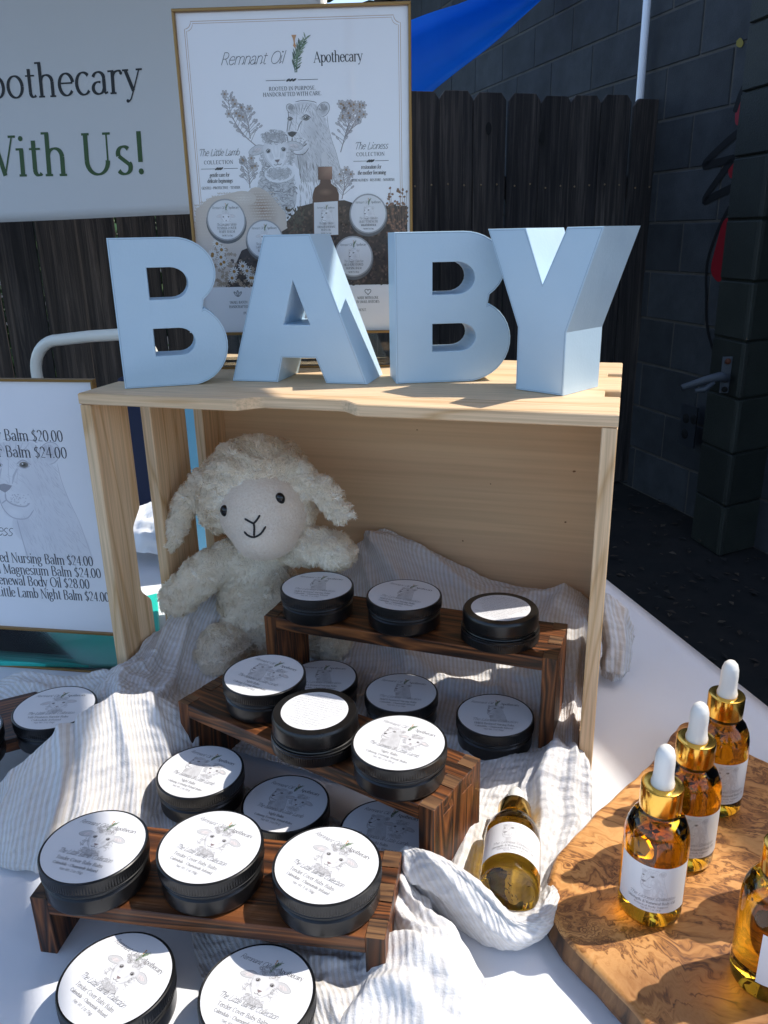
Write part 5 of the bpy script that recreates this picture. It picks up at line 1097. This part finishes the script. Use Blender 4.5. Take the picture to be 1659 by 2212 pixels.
VV = np.stack([q0 - Sd * Wd_, q0 + Sd * Wd_, q1 - Sd * Wd_ * 1.15, q1 + Sd * Wd_ * 1.15, q2 - Sd * Wd_ * .8, q2 + Sd * Wd_ * .8, q3], 1).reshape(-1, 3)
me = bpy.data.meshes.new('fur'); base = np.arange(n_) * 7
fv = np.stack([base, base + 1, base + 3, base + 2, base + 2, base + 3, base + 5, base + 4, base + 4, base + 5, base + 6], 1).ravel()
me.vertices.add(len(VV)); me.vertices.foreach_set('co', VV.ravel().astype(np.float32)); me.loops.add(len(fv)); me.loops.foreach_set('vertex_index', fv.astype(np.int32))
ls = (np.arange(n_)[:, None] * 11 + np.array([0, 4, 8])[None]).ravel(); me.polygons.add(n_ * 3); me.polygons.foreach_set('loop_start', ls.astype(np.int32)); me.polygons.foreach_set('use_smooth', [True] * (n_ * 3)); me.update(calc_edges=True); me.validate(); me.materials.append(LOCKS)
fur = bpy.data.objects.new('fur', me); link(fur, lamb); fur['kind'] = 'stuff'
# smooth face patch, bead eyes, stitched nose and mouth
def onface(p, lift=.0):   # drop a point straight back onto the plush face
    q = Vector(p) - LO; h = ftree.ray_cast(Vector((q.x, q.y - .05, q.z)), Vector((0, 1, 0)))
    if h[0] is None: h = ftree.find_nearest(q)
    return h[0] + h[1] * lift
# short nap on the face
fc3 = [(f.center.copy(), f.normal.copy()) for f in fme.polygons if f.center.y < .012]; V, F = [], []; rr = random.Random(2)
for ctr, nn in fc3:
    for _ in range(3):
        t1 = nn.orthogonal().normalized(); t2 = nn.cross(t1); p0 = ctr + t1 * rr.uniform(-.0011, .0011) + t2 * rr.uniform(-.0011, .0011); dd = (nn * .6 + Vector((rr.uniform(-.5, .5), rr.uniform(-.3, .3), -.9 + rr.uniform(-.4, .4)))).normalized() * rr.uniform(.0010, .0017); sd2 = dd.cross(nn).normalized() * .00016; b = len(V)
        V += [p0 - sd2, p0 + sd2, p0 + dd]; F.append((b, b + 1, b + 2))
nap = mk('face_nap', V, F, FACE, lamb); nap['kind'] = 'stuff'
EYE = simple('black_bead', (.006, .006, .007), .08); STITCH = simple('black_thread', (.012, .010, .010), .6)
for ex, ey, ez, nx in ((.0950, .0640, .1990, -.5), (.1512, .0708, .2130, .45)):
    q = onface((ex, ey, ez), -.0006) + LO; bm = bmesh.new(); ell(bm, tuple(q), (.0050, .0040, .0061), (0, -8, 0), sub=3); o = from_bm('eye', bm, EYE, lamb, smooth=True)
def stitch(name, pts):
    P = catmull(pts, max(8, len(pts) * 4)); Q = [onface(p, .0007) for p in P]
    tube(name, Q, [.0006] + [.00095 + .00012 * (i % 2) for i in range(len(Q) - 2)] + [.0005], STITCH, lamb, 7)
stitch('nose_stitch', [(.121, .0562, .1961), (.1255, .0557, .194), (.1303, .0556, .1919)]); stitch('nose_stitch', [(.1303, .0556, .1919), (.1334, .0567, .1957), (.1359, .0583, .2)]); stitch('nose_stitch', [(.1303, .0556, .1919), (.1318, .0554, .1876), (.1325, .0556, .1812)])
stitch('mouth_stitch', [(.1216, .0551, .184), (.1257, .0552, .1815), (.1323, .0558, .1803), (.1386, .0568, .1835), (.142, .0578, .1894)])

# ------------------------------------------------------------------ muslin cloths
def loft(rows, nu, nv, folds=(), amp=.0011, seed=0, uvr=0.0, floor=.0012, thick=0.0, ridge=1.0, edge=True, free=False, inside=True):
    """smooth sheet through rows of control points; folds = (list of (u,v) points, height, width) raise creases"""
    A = np.stack([catmull(r, nu) for r in rows]); G = np.stack([catmull(A[:, k], nv) for k in range(nu)], axis=1)    # nv x nu x 3
    U, Vv = np.meshgrid(np.linspace(0, 1, nu), np.linspace(0, 1, nv))
    lu = np.linalg.norm(np.diff(G, axis=1), axis=2).sum(1).mean(); lv = np.linalg.norm(np.diff(G, axis=0), axis=2).sum(0).mean()
    du = np.gradient(G, axis=1); dv = np.gradient(G, axis=0); N_ = np.cross(du, dv); N_ /= np.linalg.norm(N_, axis=2)[..., None] + 1e-12
    N_ = np.where(N_[..., 2:3] < 0, -N_, N_); sx, sy = U * lu, Vv * lv; H = np.zeros_like(U)
    for pts, hh, ww in folds:
        P = catmull(pts, 24) * np.array([lu, lv]); dmin = np.full(U.shape, 9.0); tt = np.zeros_like(U)
        for k in range(23):
            a = P[k]; b = P[k + 1]; ab = b - a; t = np.clip(((sx - a[0]) * ab[0] + (sy - a[1]) * ab[1]) / (ab @ ab + 1e-12), 0, 1)
            d = np.hypot(sx - a[0] - t * ab[0], sy - a[1] - t * ab[1]); m_ = d < dmin; dmin = np.where(m_, d, dmin); tt = np.where(m_, (k + t) / 23, tt)
        w_ = ww * (1 + .5 * vnoise(tt * 6 + seed, tt * 0 + hh * 1000)); H += hh * np.exp(-(dmin / w_) ** 2) * np.maximum(np.sin(np.clip(tt * .9 + .07, 0, 1) * 3.14159), 0) ** .45
    a1 = fbm(sx * 28 + seed * 7, sy * 28 + seed * 3, 3); wx = sx + .010 * a1; wy = sy + .010 * fbm(sx * 30 + 90, sy * 30 + 40 + seed, 3)
    r1 = 1 - np.abs(2 * fbm(wx * 22 + seed * 5, wy * 52 + seed, 2)); r2 = 1 - np.abs(2 * fbm(wx * 75 + seed, wy * 42 + 20, 2))
    r3 = 1 - np.abs(2 * fbm(wx * 60 + 70 + seed, wy * 120 + 33, 2)); r4 = vnoise(wx * 380, wy * 120 + seed)
    cr = vnoise(sx * 260 + seed, sy * 330 + 4); msk = np.clip(1.0 + 1.2 * a1, .25, 1.8)
    H += amp * ridge * msk * (2.2 * np.maximum(r1 - .35, -.15) + 1.2 * np.maximum(r2 - .4, -.2)) + amp * .5 * cr + amp * .9 * np.maximum(r3 - .45, -.1) + amp * .45 * r4
    ed = np.minimum(np.minimum(U, 1 - U) * lu, np.minimum(Vv, 1 - Vv) * lv)
    if edge: H += .0006 * np.exp(-((ed - .004) / .0016) ** 2)
    G = G + N_ * H[..., None]
    if not free: G[..., 2] = np.maximum(G[..., 2], np.where((G[..., 1] > -.002) & (G[..., 0] > .0) & (G[..., 0] < .4605) & inside, .0122, floor) + .0004 * cr)
    c, s = math.cos(uvr), math.sin(uvr); wuu = sx + .004 * a1; uv = np.stack([wuu * c - sy * s, wuu * s + sy * c], 2).reshape(-1, 2)
    F = [(j * nu + i, j * nu + i + 1, (j + 1) * nu + i + 1, (j + 1) * nu + i) for j in range(nv - 1) for i in range(nu - 1)]
    return G.reshape(-1, 3), F, uv
def cloth(name, label, parts, group=None, pale=()):
    V, F, UV, b = [], [], [], 0
    t = thing(name, label, 'cloth', (0, 0, 0), 0, group)
    for k, (v, f, uv) in enumerate(parts):
        o = mk('muslin_fold', v, f, MUSLINW if k in pale else MUSLIN, t, True, uv=uv); sm = o.modifiers.new('thick', 'SOLIDIFY'); sm.thickness = .0005; sm.offset = 1
    return t
p_in = loft([[(.013, .135, .060), (.03, .14, .085), (.06, .135, .080), (.09, .12, .05)],
             [(.0135, .085, .064), (.03, .080, .074), (.055, .075, .050), (.09, .08, .02)],
             [(.0135, .035, .064), (.032, .032, .060), (.06, .035, .032), (.10, .035, .018)],
             [(.0135, .004, .060), (.035, .002, .055), (.065, .004, .030), (.11, .0, .012)],
             [(.005, -.016, .058), (.035, -.022, .060), (.075, -.022, .045), (.12, -.025, .008)],
             [(.0, -.05, .045), (.038, -.05, .062), (.08, -.05, .052), (.125, -.05, .008)],
             [(.02, -.062, .03), (.045, -.078, .066), (.085, -.075, .062), (.13, -.072, .010)]], 90, 130,
            [([(.1, 0), (.3, .4), (.25, .7), (.45, 1)], .007, .007), ([(.35, 0), (.5, .35), (.6, .65), (.62, 1)], .008, .006), ([(.0, .3), (.15, .6), (.2, 1)], .006, .005), ([(.65, .1), (.75, .5), (.85, .95)], .006, .006)], .0010, 1, .15)
p_left = loft([[(-.155, .010, .003), (-.10, .012, .014), (-.05, .006, .030), (-.012, -.010, .052), (.012, -.018, .058)],
               [(-.165, -.012, .004), (-.11, -.010, .030), (-.06, -.018, .034), (-.02, -.030, .045), (.020, -.040, .056)],
               [(-.17, -.035, .004), (-.115, -.030, .026), (-.07, -.040, .040), (-.03, -.052, .044), (.02, -.058, .045)],
               [(-.165, -.050, .002), (-.115, -.048, .010), (-.075, -.058, .030), (-.035, -.068, .032), (.01, -.068, .030)]], 90, 44,
              [([(0, .2), (.4, .35), (.8, .3), (1, .2)], .006, .006), ([(.1, .8), (.5, .65), (1, .75)], .005, .006)], .0011, 2, 1.2)
p_heap = loft([[(.012, -.168, .012), (.032, -.140, .045), (.050, -.100, .060), (.064, -.072, .060), (.090, -.055, .055), (.124, -.044, .030)],
               [(.014, -.180, .047), (.029, -.157, .064), (.048, -.118, .080), (.065, -.090, .081), (.091, -.072, .074), (.124, -.060, .050)],
               [(.010, -.189, .034), (.033, -.176, .050), (.060, -.142, .064), (.080, -.113, .064), (.104, -.094, .054), (.132, -.080, .028)],
               [(.008, -.194, .018), (.036, -.198, .028), (.068, -.170, .036), (.094, -.140, .036), (.120, -.115, .024), (.142, -.100, .012)],
               [(.006, -.198, .004), (.038, -.214, .006), (.076, -.204, .010), (.108, -.174, .012), (.136, -.143, .008), (.158, -.122, .004)],
               [(.010, -.192, .0), (.040, -.206, .0), (.080, -.200, .001), (.118, -.176, .003), (.150, -.150, .003), (.178, -.130, .002)]], 130, 110,
              [([(.30, .05), (.33, .3), (.36, .6), (.33, .95)], .0055, .0035), ([(.345, .05), (.375, .3), (.40, .6), (.375, .95)], -.0045, .003), ([(.58, .15), (.62, .45), (.7, .8), (.72, 1)], .007, .007), ([(.75, .1), (.82, .5), (.85, .9)], .006, .006), ([(.1, .2), (.12, .6), (.1, .9)], .003, .004), ([(.45, .6), (.55, .8), (.8, .85)], .004, .006)], .0008, 3, 0.04)
p_mid = loft([[(.10, -.085, .004), (.14, -.080, .010), (.20, -.085, .004), (.27, -.10, .003), (.34, -.12, .003)],
              [(.095, -.11, .006), (.13, -.098, .016), (.19, -.095, .005), (.27, -.11, .003), (.345, -.135, .003)],
              [(.115, -.150, .005), (.155, -.160, .014), (.20, -.155, .010), (.27, -.155, .004), (.345, -.155, .003)],
              [(.135, -.185, .003), (.165, -.182, .016), (.205, -.178, .013), (.27, -.180, .008), (.33, -.175, .004)],
              [(.14, -.205, .002), (.17, -.200, .004), (.21, -.196, .003), (.27, -.195, .003), (.325, -.188, .003)]], 110, 60,
             [([(.02, .55), (.15, .75), (.3, .68), (.5, .8), (.8, .75)], .009, .006), ([(.1, .95), (.3, .85), (.6, .95)], .006, .004), ([(.12, .1), (.10, .4), (.15, .7)], .006, .006)], .0010, 4, .5)
cloth('muslin_blanket', 'striped beige muslin tumbling out of the crate over the left riser', [p_in, p_left, p_heap, p_mid])
b_back = loft([[(.125, .236, .050), (.165, .236, .088), (.190, .237, .112), (.208, .237, .128), (.240, .236, .118), (.285, .236, .099), (.335, .236, .077), (.388, .236, .073), (.425, .236, .076), (.4465, .236, .062)],
               [(.125, .222, .045), (.165, .222, .084), (.190, .220, .110), (.208, .218, .125), (.240, .218, .116), (.285, .216, .097), (.335, .216, .076), (.388, .216, .077), (.425, .214, .080), (.4465, .216, .066)],
               [(.125, .190, .035), (.165, .185, .050), (.200, .180, .072), (.230, .180, .078), (.260, .178, .070), (.300, .178, .058), (.340, .175, .050), (.385, .175, .062), (.420, .172, .066), (.4465, .180, .055)],
               [(.125, .150, .022), (.165, .145, .026), (.200, .140, .034), (.235, .140, .040), (.265, .140, .040), (.305, .135, .034), (.345, .135, .032), (.385, .130, .040), (.420, .125, .046), (.4465, .130, .038)],
               [(.125, .100, .014), (.165, .100, .016), (.200, .095, .017), (.240, .095, .020), (.275, .095, .024), (.315, .09, .022), (.350, .09, .019), (.390, .085, .022), (.425, .085, .026), (.4465, .085, .022)],
               [(.125, .050, .0125), (.165, .050, .0125), (.200, .045, .0125), (.240, .045, .013), (.275, .040, .0125), (.315, .045, .015), (.350, .04, .013), (.390, .030, .013), (.425, .040, .020), (.4470, .045, .020)],
               [(.125, .012, .0125), (.165, .010, .0125), (.200, .008, .0125), (.240, .006, .0135), (.275, .004, .013), (.315, .004, .0145), (.350, .002, .013), (.390, .000, .014), (.425, .004, .020), (.4470, .010, .020)],
               [(.125, -.012, .008), (.165, -.012, .010), (.200, -.015, .010), (.240, -.015, .010), (.275, -.018, .009), (.315, -.018, .011), (.350, -.02, .010), (.390, -.022, .012), (.425, -.016, .018), (.455, -.012, .018)],
               [(.125, -.035, .003), (.165, -.040, .004), (.200, -.045, .004), (.240, -.05, .004), (.275, -.055, .004), (.315, -.06, .004), (.350, -.058, .005), (.385, -.055, .008), (.420, -.050, .010), (.455, -.045, .008)]],
              210, 170,
              [([(.22, .02), (.35, .18), (.5, .3), (.7, .34)], .010, .010), ([(.18, .05), (.28, .25), (.42, .42), (.6, .5)], .008, .009), ([(.45, .05), (.6, .15), (.75, .16), (.9, .05)], .007, .008), ([(.3, .5), (.45, .55), (.62, .48), (.75, .5)], .008, .008),
               ([(.70, .3), (.72, .5), (.66, .68), (.7, .8)], .007, .006), ([(.86, .1), (.84, .4), (.9, .7), (.88, 1)], .010, .008), ([(.97, .2), (.95, .5), (.98, .8), (.96, 1)], .008, .007), ([(.52, .75), (.64, .70), (.76, .78), (.84, .9)], .006, .006), ([(.25, .7), (.3, .85), (.45, .9)], .005, .006)],
              .0013, 5, .10, floor=.0115 * 0 + .003)
b_exit = loft([[(.448, .232, .070), (.458, .230, .078), (.470, .226, .076), (.482, .220, .064), (.488, .214, .052)],
               [(.449, .215, .060), (.460, .208, .066), (.473, .204, .062), (.484, .204, .054), (.492, .206, .044)],
               [(.4615, .196, .040), (.467, .190, .045), (.477, .187, .044), (.486, .190, .038), (.491, .196, .030)],
               [(.4615, .188, .015), (.466, .180, .018), (.476, .175, .018), (.484, .179, .014), (.489, .188, .010)],
               [(.462, .188, .002), (.467, .182, .001), (.475, .178, .001), (.482, .182, .001), (.487, .190, .001)]], 60, 60,
              [([(.3, 0), (.35, .5), (.3, 1)], .006, .005), ([(.65, 0), (.6, .5), (.68, 1)], .005, .004), ([(0, .15), (.5, .1), (1, .2)], .003, .004)], .0013, 6, .1)
b_front = loft([[(.352, .000, .012), (.385, .004, .020), (.410, .004, .024), (.432, .004, .034), (.4475, .004, .034)],
                [(.350, -.030, .010), (.380, -.028, .016), (.408, -.020, .022), (.434, -.012, .038), (.456, -.010, .034)],
                [(.352, -.058, .010), (.376, -.055, .016), (.402, -.046, .016), (.430, -.036, .028), (.460, -.030, .020)],
                [(.352, -.085, .010), (.374, -.080, .014), (.400, -.070, .008), (.430, -.062, .016), (.462, -.055, .006)],
                [(.350, -.112, .010), (.372, -.108, .012), (.398, -.100, .005), (.428, -.092, .012), (.456, -.085, .003)],
                [(.348, -.138, .006), (.372, -.138, .006), (.400, -.132, .003), (.426, -.124, .010), (.446, -.112, .003)],
                [(.350, -.150, .004), (.375, -.155, .003), (.402, -.152, .003), (.426, -.148, .006), (.437, -.135, .003)]], 90, 120,
               [([(.75, .02), (.70, .3), (.74, .6), (.72, 1)], .012, .006), ([(.88, .05), (.86, .35), (.9, .7), (.88, 1)], .009, .005), ([(.98, .2), (.97, .6), (.98, 1)], .005, .004), ([(.1, .3), (.22, .5), (.25, .75), (.18, 1)], .010, .007), ([(.6, .1), (.56, .3), (.6, .5)], .006, .004), ([(.62, .55), (.60, .8), (.64, 1)], .005, .004)], .0012, 7, .05)
b_pouch = loft([[(.345, -.118, .004), (.372, -.128, .004), (.398, -.134, .003), (.418, -.132, .004), (.434, -.112, .004)],
                [(.338, -.138, .022), (.366, -.146, .018), (.392, -.154, .014), (.416, -.158, .012), (.437, -.128, .012)],
                [(.336, -.156, .040), (.352, -.160, .046), (.378, -.168, .044), (.400, -.178, .037), (.418, -.186, .030), (.434, -.176, .028), (.441, -.144, .022)],
                [(.334, -.161, .041), (.350, -.166, .047), (.377, -.174, .045), (.400, -.184, .037), (.419, -.192, .030), (.438, -.180, .027), (.445, -.146, .020)],
                [(.331, -.162, .026), (.348, -.170, .028), (.375, -.181, .026), (.401, -.192, .020), (.421, -.196, .016), (.440, -.178, .014), (.446, -.146, .010)],
                [(.333, -.152, .006), (.350, -.163, .006), (.374, -.175, .004), (.401, -.187, .002), (.419, -.180, .001), (.436, -.162, .001), (.440, -.136, .001)],
                [(.338, -.135, .001), (.352, -.148, .001), (.374, -.158, .001), (.398, -.165, .001), (.414, -.160, .001), (.428, -.148, .001), (.434, -.128, .001)]], 130, 110,
               [([(.1, .32), (.3, .34), (.5, .33), (.75, .34), (.95, .33)], .0018, .0022), ([(.2, .45), (.35, .55), (.55, .6), (.8, .55)], .0035, .004), ([(.05, .4), (.12, .6), (.3, .75)], .004, .004)], .0009, 8, .8)
b_tail = loft([[(.318, -.150, .004), (.332, -.150, .016), (.342, -.158, .012), (.352, -.166, .004)],
               [(.326, -.172, .010), (.340, -.172, .028), (.352, -.176, .020), (.364, -.180, .003)],
               [(.330, -.192, .012), (.346, -.192, .024), (.362, -.192, .020), (.380, -.198, .002)],
               [(.328, -.212, .010), (.350, -.212, .020), (.375, -.208, .022), (.400, -.214, .002)],
               [(.322, -.232, .008), (.348, -.234, .026), (.376, -.230, .026), (.405, -.232, .002)],
               [(.316, -.256, .004), (.346, -.258, .018), (.376, -.256, .020), (.408, -.256, .002)],
               [(.312, -.290, .002), (.345, -.290, .012), (.376, -.290, .012), (.410, -.285, .002)]], 80, 120,
              [([(.4, .02), (.35, .2), (.6, .4), (.95, .55)], .007, .004), ([(.1, .1), (.3, .35), (.5, .5), (.7, .48)], .008, .005), ([(.15, .62), (.4, .6), (.7, .68), (.9, .8)], .010, .007), ([(.2, .95), (.35, .78), (.6, .82), (.8, .98)], .008, .006), ([(.7, .15), (.8, .3), (.97, .45)], .003, .003)], .0014, 9, .3)
b_under = loft([[(.190, -.205, .002), (.225, -.202, .004), (.265, -.200, .006), (.300, -.196, .008), (.330, -.190, .010)],
                [(.203, -.226, .002), (.235, -.228, .006), (.270, -.224, .008), (.305, -.220, .012), (.335, -.214, .012)],
                [(.216, -.244, .002), (.245, -.246, .008), (.275, -.244, .010), (.305, -.242, .014), (.335, -.238, .012)],
                [(.232, -.262, .001), (.255, -.262, .003), (.280, -.262, .003), (.310, -.264, .012), (.340, -.262, .010)],
                [(.250, -.275, .001), (.265, -.278, .001), (.290, -.282, .001), (.318, -.285, .008), (.345, -.285, .006)]], 90, 60,
               [([(.05, .2), (.3, .3), (.6, .45), (1, .4)], .006, .006), ([(.3, .7), (.5, .6), (.8, .7), (1, .6)], .006, .006), ([(.5, .1), (.7, .2), (1, .15)], .005, .005), ([(.85, .8), (.92, .9), (1, 1)], .006, .004)], .0012, 10, .4)
cloth('muslin_blanket', 'striped muslin heaped behind the tallest riser and pouched round the lying bottle', [b_back, b_exit, b_front, b_pouch, b_tail, b_under], pale=(2, 3, 4))

# ------------------------------------------------------------------ things glimpsed behind the crate
TEAL = simple('teal_plastic', (.02, .52, .42), .35)
tt = thing('teal_folder', 'bright teal plastic folder lying on the table behind the price sign', 'folder')
prism('cover', [(-.42, -.005), (-.05, .072), (-.035, .13), (-.114, .252), (-.25, .085), (-.42, .06)], .0006, .0065, TEAL, tt, bev=.0015)
wb = thing('tissue_bundle', 'crumpled white tissue paper on the table behind the crate', 'tissue paper')
v_, f_, uv_ = loft([[(-.30, .34, .0), (-.22, .34, .02), (-.12, .34, .015), (-.04, .34, .0)], [(-.30, .38, .03), (-.22, .39, .06), (-.13, .39, .05), (-.04, .38, .03)], [(-.30, .45, .02), (-.22, .46, .05), (-.13, .46, .05), (-.04, .45, .02)], [(-.30, .50, .0), (-.22, .5, .0), (-.12, .5, .0), (-.04, .5, .0)]], 50, 40, [], .004, 14, 0)
mk('tissue_sheet', v_, f_, simple('white_tissue', (.78, .79, .82), .8), wb, True)
nb = thing('navy_bag', 'dark navy fabric bag seen through the gap in the crate side', 'bag')
prism('bag_body', [(-.36, 0), (-.10, 0), (-.115, .235), (-.16, .252), (-.30, .252), (-.345, .235)], .55, .64, NAVY, nb, bev=.012, plane='XZ', seg=3)
tube('bag_handle', [(-.30, .60, .245), (-.28, .585, .262), (-.22, .57, .266), (-.16, .585, .262), (-.15, .60, .245)], .005, NAVY, nb, 8)
lb = thing('light_blue_bag', 'light blue paper gift bag standing behind the crate, seen through its narrow gap', 'gift bag', (-.135, .335, .0015), R(6))
prism('bag_body', [(-.0, 0), (.10, 0), (.10, .262), (0, .262)], 0, .055, simple('light_blue_paper', (.17, .47, .70), .6), lb, bev=.001, plane='XZ')
tube('cord_handle', [(.02, .028, .262), (.03, .028, .285), (.05, .028, .292), (.07, .028, .285), (.08, .028, .262)], .0012, RUBBER, lb, 6)
